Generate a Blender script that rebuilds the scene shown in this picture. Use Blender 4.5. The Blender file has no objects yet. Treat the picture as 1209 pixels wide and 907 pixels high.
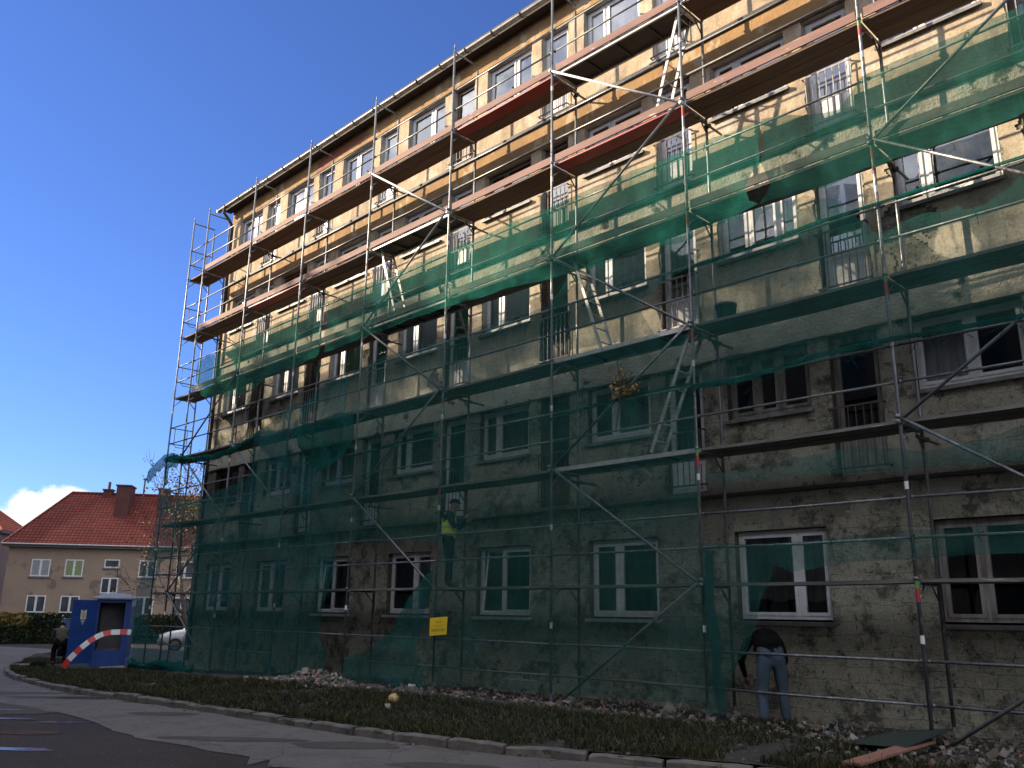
import bpy, bmesh, math, random
from mathutils import Vector, Matrix, noise
from mathutils.geometry import delaunay_2d_cdt
random.seed(7)
S = bpy.context.scene
C = S.collection
PI = math.pi
V = Vector

# ------------------------------------------------------------------ helpers
class MB:
    """collects shapes for ONE mesh object"""
    def __init__(s): s.v = []; s.f = []; s.m = []
    def face(s, pts, m=0):
        b = len(s.v); s.v += [tuple(p) for p in pts]; s.f.append(tuple(range(b, b+len(pts)))); s.m.append(m)
    def box(s, a, b, m=0, skip=''):
        x0,y0,z0 = (min(a[i],b[i]) for i in range(3)); x1,y1,z1 = (max(a[i],b[i]) for i in range(3))
        q = len(s.v)
        s.v += [(x0,y0,z0),(x1,y0,z0),(x1,y1,z0),(x0,y1,z0),(x0,y0,z1),(x1,y0,z1),(x1,y1,z1),(x0,y1,z1)]
        for k,f in (('b',(0,3,2,1)),('t',(4,5,6,7)),('f',(0,1,5,4)),('r',(1,2,6,5)),('k',(2,3,7,6)),('l',(3,0,4,7))):
            if k in skip: continue
            s.f.append(tuple(q+i for i in f)); s.m.append(m)
    def obox(s, c, ax, ay, az, m=0):
        """oriented box: centre and three half-axis vectors"""
        c=V(c);ax=V(ax);ay=V(ay);az=V(az); q=len(s.v)
        for k in (-1,1):
            for a,b in ((-1,-1),(1,-1),(1,1),(-1,1)): s.v.append(tuple(c+ax*a+ay*b+az*k))
        for f in ((0,3,2,1),(4,5,6,7),(0,1,5,4),(1,2,6,5),(2,3,7,6),(3,0,4,7)):
            s.f.append(tuple(q+i for i in f)); s.m.append(m)
    def tube(s, pts, r, n=8, m=0, cap=True):
        pts=[V(p) for p in pts]; rs = r if isinstance(r,(list,tuple)) else [r]*len(pts)
        rings=[]
        up=None
        for i,p in enumerate(pts):
            d=(pts[min(i+1,len(pts)-1)]-pts[max(i-1,0)])
            if d.length<1e-9: d=V((0,0,1))
            d.normalize()
            if up is None: up = V((0,0,1)) if abs(d.z)<.9 else V((1,0,0))
            a=d.cross(up)
            if a.length<1e-6: a=d.cross(V((0,1,0)))
            a.normalize(); b=a.cross(d).normalized(); up=b
            ring=[]
            for k in range(n):
                t=2*PI*k/n; ring.append(len(s.v)); s.v.append(tuple(p+(a*math.cos(t)+b*math.sin(t))*rs[i]))
            rings.append(ring)
        for A,B in zip(rings,rings[1:]):
            for k in range(n):
                s.f.append((A[k],A[(k+1)%n],B[(k+1)%n],B[k])); s.m.append(m)
        if cap:
            s.f.append(tuple(reversed(rings[0]))); s.m.append(m); s.f.append(tuple(rings[-1])); s.m.append(m)
    def lathe(s, c, prof, n=16, m=0):
        rings=[]
        for r,z in prof:
            rings.append([len(s.v)+k for k in range(n)])
            s.v += [(c[0]+r*math.cos(2*PI*k/n),c[1]+r*math.sin(2*PI*k/n),c[2]+z) for k in range(n)]
        for A,B in zip(rings,rings[1:]):
            for k in range(n): s.f.append((A[k],A[(k+1)%n],B[(k+1)%n],B[k])); s.m.append(m)
    def prism(s, poly, h0, h1, ax='z', m=0):
        """extrude a 2-D polygon: ax z -> (x,y) ; ax y -> (x,z); ax x -> (y,z)"""
        def P(p,h): return (p[0],p[1],h) if ax=='z' else ((p[0],h,p[1]) if ax=='y' else (h,p[0],p[1]))
        n=len(poly); q=len(s.v)
        s.v += [P(p,h0) for p in poly]+[P(p,h1) for p in poly]
        s.f.append(tuple(q+i for i in range(n))); s.m.append(m); s.f.append(tuple(q+n+i for i in reversed(range(n)))); s.m.append(m)
        for i in range(n):
            j=(i+1)%n; s.f.append((q+i,q+n+i,q+n+j,q+j)); s.m.append(m)

def empty(name, loc, label=None, cat=None, group=None, rz=0):
    o=bpy.data.objects.new(name,None); C.objects.link(o); o.location=loc; o.rotation_euler=(0,0,rz); o.empty_display_size=.2
    if label: tag(o,label,cat,group)
    return o
def tag(o,label,cat,group=None,kind=None):
    o['label']=label; o['category']=cat
    if group: o['group']=group
    if kind: o['kind']=kind
    return o
def root_loc(p):
    l=V((0,0,0))
    while p: l+=p.location; p=p.parent
    return l
def obj(name, mb, mats, parent=None, smooth=False, local=False, fix=True):
    """link the collected shapes as one mesh (world coordinates unless local)"""
    me=bpy.data.meshes.new(name)
    o0 = V((0,0,0)) if (local or not parent) else root_loc(parent)
    me.from_pydata([tuple(V(v)-o0) for v in mb.v],[],mb.f)
    if not isinstance(mats,(list,tuple)): mats=[mats]
    for m in mats: me.materials.append(m)
    if len(mats)>1: me.polygons.foreach_set('material_index',mb.m)
    if fix:
        bm=bmesh.new(); bm.from_mesh(me); bmesh.ops.recalc_face_normals(bm,faces=bm.faces); bm.to_mesh(me); bm.free()
    if smooth: me.polygons.foreach_set('use_smooth',[True]*len(me.polygons))
    me.update()
    o=bpy.data.objects.new(name,me); C.objects.link(o)
    if parent: o.parent=parent
    return o
def struct(name, mb, mats, smooth=False, kind='structure', fix=True):
    o=obj(name,mb,mats,smooth=smooth,fix=fix); o['kind']=kind; return o

# ------------------------------------------------------------------ materials
def nodes(name):
    m=bpy.data.materials.new(name); m.use_nodes=True; nt=m.node_tree
    for n in list(nt.nodes): nt.nodes.remove(n)
    out=nt.nodes.new('ShaderNodeOutputMaterial')
    return m,nt,out
def N(nt,t,**k):
    n=nt.nodes.new(t)
    for a,b in k.items():
        if a in n.inputs: n.inputs[a].default_value=b
        else: setattr(n,a,b)
    return n
def L(nt,a,b): nt.links.new(a,b)
def ramp(nt, fac, stops, interp='LINEAR'):
    r=nt.nodes.new('ShaderNodeValToRGB'); r.color_ramp.interpolation=interp
    e=r.color_ramp.elements
    while len(e)<len(stops): e.new(.5)
    for i,(p,c) in enumerate(stops):
        e[i].position=p; e[i].color=(c,c,c,1) if isinstance(c,(int,float)) else (*c,1)
    L(nt,fac,r.inputs[0]); return r
def mixc(nt,fac,a,b,mode='MIX'):
    m=nt.nodes.new('ShaderNodeMix'); m.data_type='RGBA'; m.blend_type=mode
    for s,v in ((0,fac),(6,a),(7,b)):
        if isinstance(v,(int,float)): m.inputs[s].default_value=v
        elif isinstance(v,tuple): m.inputs[s].default_value=(*v,1)
        else: L(nt,v,m.inputs[s])
    return m.outputs[2]
def coord(nt, world=False, scale=(1,1,1)):
    if world: c=nt.nodes.new('ShaderNodeNewGeometry').outputs['Position']
    else: c=nt.nodes.new('ShaderNodeTexCoord').outputs['Object']
    mp=N(nt,'ShaderNodeMapping'); mp.inputs['Scale'].default_value=scale; L(nt,c,mp.inputs[0]); return mp.outputs[0]
def noi(nt,co,scale,detail=6,rough=.6,dist=0):
    n=N(nt,'ShaderNodeTexNoise'); n.inputs['Scale'].default_value=scale; n.inputs['Detail'].default_value=detail
    n.inputs['Roughness'].default_value=rough; n.inputs['Distortion'].default_value=dist; L(nt,co,n.inputs['Vector']); return n.outputs['Fac']
def bump(nt,h,strength,dist=.02):
    b=N(nt,'ShaderNodeBump'); b.inputs['Strength'].default_value=strength; b.inputs['Distance'].default_value=dist; L(nt,h,b.inputs['Height']); return b.outputs[0]
def mat(name,c1,c2=None,scale=4,rough=.75,bmp=0,bs=30,metal=0,sc=(1,1,1),lo=.35,hi=.65,world=False,spots=None,dist=.02,spec=.5):
    m,nt,out=nodes(name); p=N(nt,'ShaderNodeBsdfPrincipled'); L(nt,p.outputs[0],out.inputs[0])
    p.inputs['Roughness'].default_value=rough; p.inputs['Metallic'].default_value=metal; p.inputs['Specular IOR Level'].default_value=spec
    co=coord(nt,world,sc)
    if c2 is None: c2=tuple(x*.75 for x in c1)
    col=ramp(nt,noi(nt,co,scale),[(lo,c1),(hi,c2)]).outputs[0]
    if spots:
        c3,ss,th=spots
        col=mixc(nt,ramp(nt,noi(nt,co,ss,4),[(th,0.),(th+.06,1.)]).outputs[0],col,c3)
    L(nt,col,p.inputs['Base Color'])
    if bmp: L(nt,bump(nt,noi(nt,co,bs,5),bmp,dist),p.inputs['Normal'])
    return m

def plaster_mat():
    m,nt,out=nodes('facade_plaster'); p=N(nt,'ShaderNodeBsdfPrincipled',Roughness=.9); L(nt,p.outputs[0],out.inputs[0])
    p.inputs['Specular IOR Level'].default_value=.15
    g=nt.nodes.new('ShaderNodeNewGeometry'); sx=N(nt,'ShaderNodeSeparateXYZ'); L(nt,g.outputs['Position'],sx.inputs[0])
    co=coord(nt,True)
    big=noi(nt,co,.45,5,.6); mid=noi(nt,co,2.2,8,.65); fine=noi(nt,co,24,6,.8)
    # wobbly height picks the coat left; mid band adds painted green net light
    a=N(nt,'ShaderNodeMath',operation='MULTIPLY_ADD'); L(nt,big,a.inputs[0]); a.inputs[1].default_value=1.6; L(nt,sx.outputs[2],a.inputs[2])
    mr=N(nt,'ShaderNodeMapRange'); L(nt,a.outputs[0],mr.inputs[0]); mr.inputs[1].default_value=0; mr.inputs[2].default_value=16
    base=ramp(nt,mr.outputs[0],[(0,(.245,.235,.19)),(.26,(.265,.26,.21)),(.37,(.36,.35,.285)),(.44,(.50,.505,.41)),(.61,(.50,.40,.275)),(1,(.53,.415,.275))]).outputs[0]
    pale=mixc(nt,ramp(nt,mid,[(.46,0.),(.60,1.)]).outputs[0],base,(.70,.62,.50))
    pale=mixc(nt,ramp(nt,noi(nt,co,1.2,9,.7,.6),[(.46,0.),(.62,.75)]).outputs[0],pale,(.36,.27,.165))
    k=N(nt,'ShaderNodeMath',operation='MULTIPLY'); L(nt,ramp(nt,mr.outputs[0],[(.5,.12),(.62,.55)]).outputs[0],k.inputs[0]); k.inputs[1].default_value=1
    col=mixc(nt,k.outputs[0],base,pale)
    dk=ramp(nt,noi(nt,coord(nt,True,(1.3,1.3,.35)),1.8,8,.7),[(.46,0.),(.70,.6)]).outputs[0]
    col=mixc(nt,dk,col,(.12,.10,.075))
    pits=ramp(nt,noi(nt,co,8,6,.8),[(.57,0.),(.64,.85)]).outputs[0]
    pz=N(nt,'ShaderNodeMath',operation='MULTIPLY'); L(nt,pits,pz.inputs[0]); L(nt,ramp(nt,mr.outputs[0],[(.4,1.),(.56,.12)]).outputs[0],pz.inputs[1])
    col=mixc(nt,pz.outputs[0],col,(.05,.04,.032))
    col=mixc(nt,.5,col,ramp(nt,fine,[(.3,(.30,.30,.30)),(.7,(1.25,1.25,1.25))]).outputs[0],'MULTIPLY')
    L(nt,col,p.inputs['Base Color'])
    h=N(nt,'ShaderNodeMath',operation='ADD'); L(nt,mid,h.inputs[0]); L(nt,fine,h.inputs[1])
    L(nt,bump(nt,h.outputs[0],.55,.03),p.inputs['Normal'])
    return m
def masonry_mat():
    m,nt,out=nodes('facade_masonry'); p=N(nt,'ShaderNodeBsdfPrincipled',Roughness=.95); L(nt,p.outputs[0],out.inputs[0])
    p.inputs['Specular IOR Level'].default_value=.1
    co=coord(nt,True); sw=N(nt,'ShaderNodeSeparateXYZ'); L(nt,co,sw.inputs[0]); cb=N(nt,'ShaderNodeCombineXYZ'); L(nt,sw.outputs[0],cb.inputs[0]); L(nt,sw.outputs[2],cb.inputs[1])
    wob=N(nt,'ShaderNodeVectorMath',operation='ADD'); nv=N(nt,'ShaderNodeTexNoise'); nv.inputs['Scale'].default_value=2.5; L(nt,co,nv.inputs['Vector'])
    sc=N(nt,'ShaderNodeVectorMath',operation='SCALE'); L(nt,nv.outputs['Color'],sc.inputs[0]); sc.inputs['Scale'].default_value=.16
    L(nt,cb.outputs[0],wob.inputs[0]); L(nt,sc.outputs[0],wob.inputs[1])
    b=N(nt,'ShaderNodeTexBrick'); L(nt,wob.outputs[0],b.inputs['Vector']); b.inputs['Scale'].default_value=1
    b.inputs['Brick Width'].default_value=.40; b.inputs['Row Height'].default_value=.21; b.inputs['Mortar Size'].default_value=.010; b.inputs['Mortar Smooth'].default_value=.6
    b.inputs['Color1'].default_value=(.25,.24,.19,1); b.inputs['Color2'].default_value=(.20,.195,.155,1); b.inputs['Mortar'].default_value=(.155,.15,.118,1)
    big=noi(nt,co,.7,7,.65); mid=noi(nt,co,3,8,.7)
    col=mixc(nt,ramp(nt,big,[(.36,0.),(.52,.92)]).outputs[0],b.outputs[0],(.33,.315,.25))
    col=mixc(nt,ramp(nt,mid,[(.48,0.),(.62,.85)]).outputs[0],col,(.055,.052,.042))
    col=mixc(nt,ramp(nt,noi(nt,co,1.1,6,.6),[(.60,0.),(.72,.5)]).outputs[0],col,(.21,.125,.085))
    col=mixc(nt,ramp(nt,noi(nt,co,9,5,.8),[(.57,0.),(.64,.9)]).outputs[0],col,(.028,.026,.022))
    col=mixc(nt,.6,col,ramp(nt,noi(nt,co,30,5,.8),[(.32,(.35,.35,.35)),(.68,(1.5,1.5,1.5))]).outputs[0],'MULTIPLY')
    col=mixc(nt,ramp(nt,noi(nt,co,5,7,.75,.4),[(.60,0.),(.66,.7)]).outputs[0],col,(.36,.34,.28))
    L(nt,col,p.inputs['Base Color'])
    h=mixc(nt,.5,b.outputs[1],noi(nt,co,12,8,.75))
    L(nt,bump(nt,h,.65,.03),p.inputs['Normal'])
    return m
def net_mat(name,op_lo,op_hi,col=(.012,.20,.135)):
    m,nt,out=nodes(name)
    tr=N(nt,'ShaderNodeBsdfTransparent'); d=N(nt,'ShaderNodeBsdfDiffuse'); t=N(nt,'ShaderNodeBsdfTranslucent')
    co=coord(nt,True,(1,1,.4)); f=noi(nt,co,3,8,.7,.8); c2=noi(nt,coord(nt,True,(1,1,6)),8,6,.7)
    cc=ramp(nt,f,[(.3,tuple(x*.7 for x in col)),(.7,tuple(x*1.25 for x in col))]).outputs[0]
    L(nt,cc,d.inputs[0]); L(nt,cc,t.inputs[0])
    ms=N(nt,'ShaderNodeMixShader'); ms.inputs[0].default_value=.35; L(nt,d.outputs[0],ms.inputs[1]); L(nt,t.outputs[0],ms.inputs[2])
    k=mixc(nt,.55,f,c2)
    th=mixc(nt,.5,noi(nt,coord(nt,True,(1,1,.12)),34,3,.6),noi(nt,coord(nt,True,(.12,.12,1)),30,3,.6))
    k=mixc(nt,.38,k,th)
    op=ramp(nt,k,[(.40,op_lo),(.60,op_hi)]).outputs[0]
    mx=N(nt,'ShaderNodeMixShader'); L(nt,op,mx.inputs[0]); L(nt,tr.outputs[0],mx.inputs[1]); L(nt,ms.outputs[0],mx.inputs[2]); L(nt,mx.outputs[0],out.inputs[0])
    return m
def glass_mat(name,tint=(.8,.85,.85),refl=.0):
    m,nt,out=nodes(name); tr=N(nt,'ShaderNodeBsdfTransparent'); tr.inputs[0].default_value=(*tint,1)
    g=N(nt,'ShaderNodeBsdfGlossy',Roughness=.03); g.inputs[0].default_value=(.95,.97,1,1)
    L(nt,bump(nt,noi(nt,coord(nt,True),1.3,2),.05,.05),g.inputs['Normal'])
    fr=N(nt,'ShaderNodeFresnel'); fr.inputs[0].default_value=1.55
    a=N(nt,'ShaderNodeMath',operation='MULTIPLY_ADD',use_clamp=True); L(nt,fr.outputs[0],a.inputs[0]); a.inputs[1].default_value=1.6; a.inputs[2].default_value=refl
    mx=N(nt,'ShaderNodeMixShader'); L(nt,a.outputs[0],mx.inputs[0]); L(nt,tr.outputs[0],mx.inputs[1]); L(nt,g.outputs[0],mx.inputs[2]); L(nt,mx.outputs[0],out.inputs[0]); return m
def tile_mat(name,c1,c2,un):
    """clay pan tiles; un = unit vector along the eaves"""
    m,nt,out=nodes(name); p=N(nt,'ShaderNodeBsdfPrincipled',Roughness=.8); p.inputs['Specular IOR Level'].default_value=.08; L(nt,p.outputs[0],out.inputs[0])
    co=coord(nt,True); dt=N(nt,'ShaderNodeVectorMath',operation='DOT_PRODUCT'); L(nt,co,dt.inputs[0]); dt.inputs[1].default_value=un
    sz=N(nt,'ShaderNodeSeparateXYZ'); L(nt,co,sz.inputs[0])
    cb=N(nt,'ShaderNodeCombineXYZ'); L(nt,dt.outputs['Value'],cb.inputs[0]); L(nt,sz.outputs[2],cb.inputs[1])
    b=N(nt,'ShaderNodeTexBrick'); b.offset=0; L(nt,cb.outputs[0],b.inputs['Vector']); b.inputs['Scale'].default_value=1; b.inputs['Brick Width'].default_value=.3; b.inputs['Row Height'].default_value=.24
    b.inputs['Mortar Size'].default_value=.035; b.inputs['Mortar Smooth'].default_value=.5
    b.inputs['Color1'].default_value=(*c1,1); b.inputs['Color2'].default_value=(*c2,1); b.inputs['Mortar'].default_value=(*(x*.35 for x in c2),1)
    col=mixc(nt,.6,b.outputs[0],ramp(nt,noi(nt,co,.5,6),[(.3,(.6,.6,.6)),(.7,(1,1,1))]).outputs[0],'MULTIPLY')
    L(nt,col,p.inputs['Base Color']); L(nt,bump(nt,b.outputs[1],-.6,.05),p.inputs['Normal']); return m
def asphalt_mat(name,c1,c2,c3,crack=True,wet=False):
    m,nt,out=nodes(name); p=N(nt,'ShaderNodeBsdfPrincipled'); L(nt,p.outputs[0],out.inputs[0])
    co=coord(nt,True); big=noi(nt,co,.35,7,.65); mid=noi(nt,co,1.7,8,.7,.5); fine=noi(nt,co,45,4,.8)
    col=ramp(nt,big,[(.35,c1),(.65,c2)]).outputs[0]
    col=mixc(nt,ramp(nt,mid,[(.5,0.),(.68,.85)]).outputs[0],col,c3)
    col=mixc(nt,ramp(nt,noi(nt,co,7,6,.75),[(.58,0.),(.72,.6)]).outputs[0],col,tuple(x*.55 for x in c3))
    if crack:
        v=N(nt,'ShaderNodeTexVoronoi',feature='DISTANCE_TO_EDGE'); v.inputs['Scale'].default_value=.9
        w=N(nt,'ShaderNodeVectorMath',operation='ADD'); nv=N(nt,'ShaderNodeTexNoise'); nv.inputs['Scale'].default_value=1.5; nv.inputs['Detail'].default_value=6; L(nt,co,nv.inputs['Vector'])
        L(nt,co,w.inputs[0]); L(nt,nv.outputs['Color'],w.inputs[1]); L(nt,w.outputs[0],v.inputs['Vector'])
        col=mixc(nt,ramp(nt,v.outputs[0],[(.0,.6),(.012,0.)]).outputs[0],col,(.018,.017,.016))
    grain=ramp(nt,fine,[(.3,(.6,.6,.6)),(.7,(1.25,1.25,1.25))]).outputs[0]
    col=mixc(nt,.75,col,grain,'MULTIPLY')
    col=mixc(nt,ramp(nt,noi(nt,co,26,2,.5),[(.70,0.),(.73,.8)]).outputs[0],col,(.30,.28,.25))
    L(nt,col,p.inputs['Base Color'])
    L(nt,ramp(nt,mid,[(.45,.5 if wet else .8),(.65,.9)]).outputs[0],p.inputs['Roughness'])
    hh=mixc(nt,.5,mid,fine); L(nt,bump(nt,hh,.8,.03),p.inputs['Normal']); p.inputs['Specular IOR Level'].default_value=.10
    return m

M={}
M['plaster']=plaster_mat(); M['masonry']=masonry_mat()
M['ochre']=mat('ochre_plaster',(.36,.225,.105),(.25,.16,.085),2.2,.9,.5,20,world=True,sc=(1,1,.6),spots=((.42,.33,.22),3.2,.56),spec=.15)
M['greyband']=mat('grey_plaster_band',(.44,.42,.335),(.31,.30,.235),3,.92,.9,22,world=True,spots=((.06,.05,.04),2.2,.60),dist=.04,spec=.1)
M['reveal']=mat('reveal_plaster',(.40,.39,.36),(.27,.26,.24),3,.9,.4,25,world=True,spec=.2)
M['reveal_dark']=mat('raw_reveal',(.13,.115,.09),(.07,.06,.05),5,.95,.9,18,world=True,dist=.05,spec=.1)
M['pvc']=mat('white_window_frame',(.66,.67,.68),(.52,.53,.54),6,.45)
M['oldwood']=mat('weathered_window_frame',(.30,.28,.25),(.12,.105,.09),7,.8,.4,40,sc=(1,1,.2))
M['brownframe']=mat('brown_window_frame',(.09,.055,.035),(.05,.032,.022),7,.6)
M['sill']=mat('window_sill',(.21,.21,.20),(.11,.105,.10),8,.6)
M['glass']=glass_mat('window_glass'); M['glass_hi']=glass_mat('window_glass_bright',(.9,.92,.92),.10)
M['lace']=mat('lace_curtain',(.82,.79,.84),(.64,.61,.68),7,.9,sc=(5,1,.25),world=True)
M['net_curtain']=mat('net_curtain',(.30,.30,.29),(.16,.16,.155),9,.9,sc=(5,1,.3),world=True)
M['green_curtain']=mat('green_curtain',(.24,.30,.15),(.16,.21,.10),6,.9,sc=(6,1,.2),world=True)
M['red_curtain']=mat('dark_red_curtain',(.055,.016,.02),(.03,.011,.014),8,.9,sc=(4,1,.3),world=True)
M['blind']=mat('pale_roller_blind',(.52,.49,.42),(.42,.40,.35),3,.85,world=True)
M['room']=mat('room_interior',(.10,.095,.085),(.06,.055,.05),1,.95)
M['rail_white']=mat('pale_railing_paint',(.42,.41,.42),(.24,.22,.22),9,.6,spots=((.14,.05,.025),14,.58))
M['rail_dark']=mat('dark_railing_paint',(.05,.05,.05),(.09,.06,.045),9,.6)
M['roof']=mat('roof_felt',(.05,.048,.045),(.035,.033,.03),2,.9)
M['zinc']=mat('zinc_gutter',(.42,.43,.44),(.26,.265,.27),5,.42,.1,30,metal=.6)
M['fascia']=mat('dark_eaves_board',(.045,.036,.03),(.025,.02,.018),3,.85)
M['galv']=mat('galvanised_tube',(.22,.23,.24),(.11,.115,.12),9,.45,.15,60,metal=.65,sc=(1,1,.3),spots=((.34,.33,.30),22,.60))
M['galv_dark']=mat('grey_painted_tube',(.10,.115,.115),(.17,.175,.17),11,.6,.1,60,metal=.3)
M['alu']=mat('pale_alloy_tube',(.62,.61,.57),(.44,.43,.41),8,.5,metal=.25)
M['white_paint']=mat('white_paint_mark',(.72,.72,.70),(.6,.6,.58),10,.6)
M['red_paint']=mat('red_paint_mark',(.42,.03,.03),(.30,.03,.025),10,.6)
M['green_paint']=mat('green_paint_mark',(.08,.30,.06),(.06,.22,.05),10,.6)
M['plank']=mat('brown_scaffold_planks',(.155,.095,.066),(.085,.055,.042),3,.85,.35,30,sc=(.25,3,3),world=True)
M['toe']=mat('pinkish_toe_board',(.24,.135,.112),(.165,.092,.076),3,.8,.25,30,sc=(.3,2,2),world=True,spots=((.55,.46,.40),9,.66))
M['toe_grey']=mat('grey_toe_board',(.24,.225,.20),(.15,.14,.125),3,.85,.25,30,sc=(.3,2,2),world=True,spots=((.40,.37,.33),6,.62))
M['deck_grey']=mat('grey_scaffold_planks',(.17,.165,.15),(.085,.083,.075),4,.85,.3,30,sc=(.3,3,3),world=True,spots=((.38,.36,.32),12,.63))
M['steel_red']=mat('red_painted_deck',(.30,.012,.014),(.20,.012,.012),3,.55,world=True)
M['ply']=mat('black_phenolic_ply',(.016,.015,.015),(.028,.025,.022),4,.6,world=True)
M['net']=net_mat('green_debris_net',.26,.52,(.028,.135,.115)); M['net_left']=net_mat('green_debris_net_heavy',.36,.70,(.022,.135,.130)); M['net_top']=net_mat('green_debris_net_clean',.42,.70,(.019,.138,.106)); M['net_shaded']=net_mat('green_debris_net_shaded',.46,.74,(.018,.085,.070)); M['net_dense']=net_mat('bunched_debris_net',.62,.92,(.010,.095,.080))  # right strip's copy is darker: shade on the wall behind painted in
M['asphalt']=asphalt_mat('broken_dark_asphalt',(.056,.046,.039),(.042,.035,.030),(.066,.055,.047),False,False)
M['asphalt_old']=asphalt_mat('old_pale_asphalt',(.15,.137,.127),(.125,.114,.106),(.10,.09,.083))
M['stain']=asphalt_mat('dark_road_patch',(.085,.076,.07),(.065,.058,.054),(.10,.09,.083),False)
M['redgrit']=asphalt_mat('red_brick_grit',(.085,.052,.042),(.07,.045,.037),(.06,.047,.04),False)
M['soil']=mat('rubble_strewn_soil',(.040,.035,.026),(.022,.02,.015),2.2,.95,.9,20,world=True,spots=((.12,.105,.085),9,.60),dist=.05)
M['kerb']=mat('worn_kerb_stone',(.155,.135,.118),(.08,.07,.062),3,.9,.8,22,world=True,spots=((.045,.045,.03),4,.57))
M['grass1']=mat('grass_olive',(.022,.026,.008),(.034,.033,.012),2,.8,world=True,spec=.2)
M['grass2']=mat('grass_dark',(.014,.023,.008),(.022,.027,.010),2,.8,world=True,spec=.2)
M['grass3']=mat('grass_dry',(.13,.105,.045),(.085,.07,.03),2,.8,world=True,spec=.2)
m,nt,out=nodes('puddle_water'); p=N(nt,'ShaderNodeBsdfPrincipled',Roughness=.12); p.inputs['Base Color'].default_value=(.02,.02,.022,1); p.inputs['IOR'].default_value=1.33; p.inputs['Specular IOR Level'].default_value=.9
L(nt,bump(nt,noi(nt,coord(nt,True),6,4),.12,.02),p.inputs['Normal']); L(nt,p.outputs[0],out.inputs[0]); M['water']=m
def flat(name,c,rough=.7,**k): return mat(name,c,tuple(x*.8 for x in c),6,rough,**k)

# ------------------------------------------------------------------ terrain
def zr(x):
    t=min(1,max(0,(-5-x)/15)); return -.24*t*t*(3-2*t)-.008*min(45,max(0,-20-x))
KERB=[(-34,4.5),(-30.68,2.12),(-28.69,.85),(-25,-.63),(-21.6,-1.75),(-20.14,-2.5),(-17.6,-3.2),(-15.15,-3.72),(-10.35,-4.4),(-8.34,-4.5),(-6.72,-4.42),(-4.62,-4.2),(-2.39,-4.06),(-.34,-3.92),(1.29,-3.76),(2.57,-3.5),(3.45,-3.1),(4.32,-2.75),(4.93,-2.5),(7,-2.2),(14,-2.0)]
def lerp_poly(P,step):
    out=[]
    for (a,b) in zip(P,P[1:]):
        a=V(a);b=V(b); n=max(1,int((b-a).length/step))
        for i in range(n): out.append(a.lerp(b,i/n))
    out.append(V(P[-1])); return out
def inside(p,poly):
    x,y=p; c=False; j=len(poly)-1
    for i in range(len(poly)):
        xi,yi=poly[i][0],poly[i][1]; xj,yj=poly[j][0],poly[j][1]
        if (yi>y)!=(yj>y) and x<(xj-xi)*(y-yi)/(yj-yi)+xi: c=not c
        j=i
    return c
def sheet(poly, step, holes=(), jit=.25, edge=0., seed=1):
    """triangulated flat sheet of a 2-D outline; returns (points, tris)"""
    rnd=random.Random(seed)
    pts=[]; edges=[]
    for loop in [poly]+list(holes):
        lp=lerp_poly(list(loop)+[loop[0]],step)[:-1]
        if edge: lp=[p+V((noise.noise(V((p.x*4,p.y*4,seed)))*edge,noise.noise(V((p.x*4,p.y*4,seed+9)))*edge)) for p in lp]
        b=len(pts); pts+=lp; edges+=[(b+i,b+(i+1)%len(lp)) for i in range(len(lp))]
    x0=min(p[0] for p in poly);x1=max(p[0] for p in poly);y0=min(p[1] for p in poly);y1=max(p[1] for p in poly)
    i0=len(pts)
    nx=int((x1-x0)/step)+1; ny=int((y1-y0)/step)+1
    for i in range(nx):
        for j in range(ny):
            q=V((x0+(i+.5+(rnd.random()-.5)*jit*2)*step,y0+(j+.5+(rnd.random()-.5)*jit*2)*step))
            if inside(q,poly) and not any(inside(q,h) for h in holes): pts.append(q)
    r=delaunay_2d_cdt([V((p[0],p[1])) for p in pts],edges,[],0,1e-5)
    tri=[]
    for f in r[2]:
        c=sum((r[0][i] for i in f),V((0,0)))/len(f)
        if inside(c,poly) and not any(inside(c,h) for h in holes): tri.append(tuple(f))
    return r[0],tri
def ground_sheet(name,poly,step,zf,m,kind='structure',edge=0.,seed=1,smooth=True):
    P,T=sheet(poly,step,edge=edge,seed=seed); mb=MB(); mb.v=[(p.x,p.y,zf(p.x,p.y)) for p in P]; mb.f=T; mb.m=[0]*len(T)
    return struct(name,mb,m,smooth,kind)

# one ground sheet out to the horizon
mb=MB(); xs=[-900,-500,-250,-120]+[-80+i*2 for i in range(61)]+[60,120,250,500,900]
ys=[-900,-400,-150,-60]+[-40+i*2 for i in range(36)]+[60,150,400,900]
for y in ys:
    for x in xs: mb.v.append((x,y,zr(x)-.005))
for j in range(len(ys)-1):
    for i in range(len(xs)-1):
        a=j*len(xs)+i; mb.f.append((a,a+1,a+1+len(xs),a+len(xs))); mb.m.append(0)
struct('ground',mb,M['asphalt'],True)
# pale old road strip along the kerb, ragged at its worn edge
inner=[(-60,1.5),(-34,-3.0),(-24,-5.6),(-14,-6.3),(-7.3,-6.15),(-5,-5.95),(-2.2,-6.05),(-.7,-6.06),(.7,-5.93),(1.65,-5.89),(4,-5.6),(14,-5.2)]
road=[(x,y-.0) for x,y in KERB]+inner[::-1]
ground_sheet('road',road,.35,lambda x,y:zr(x)+.003,M['asphalt_old'],edge=.6,seed=4)
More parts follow.
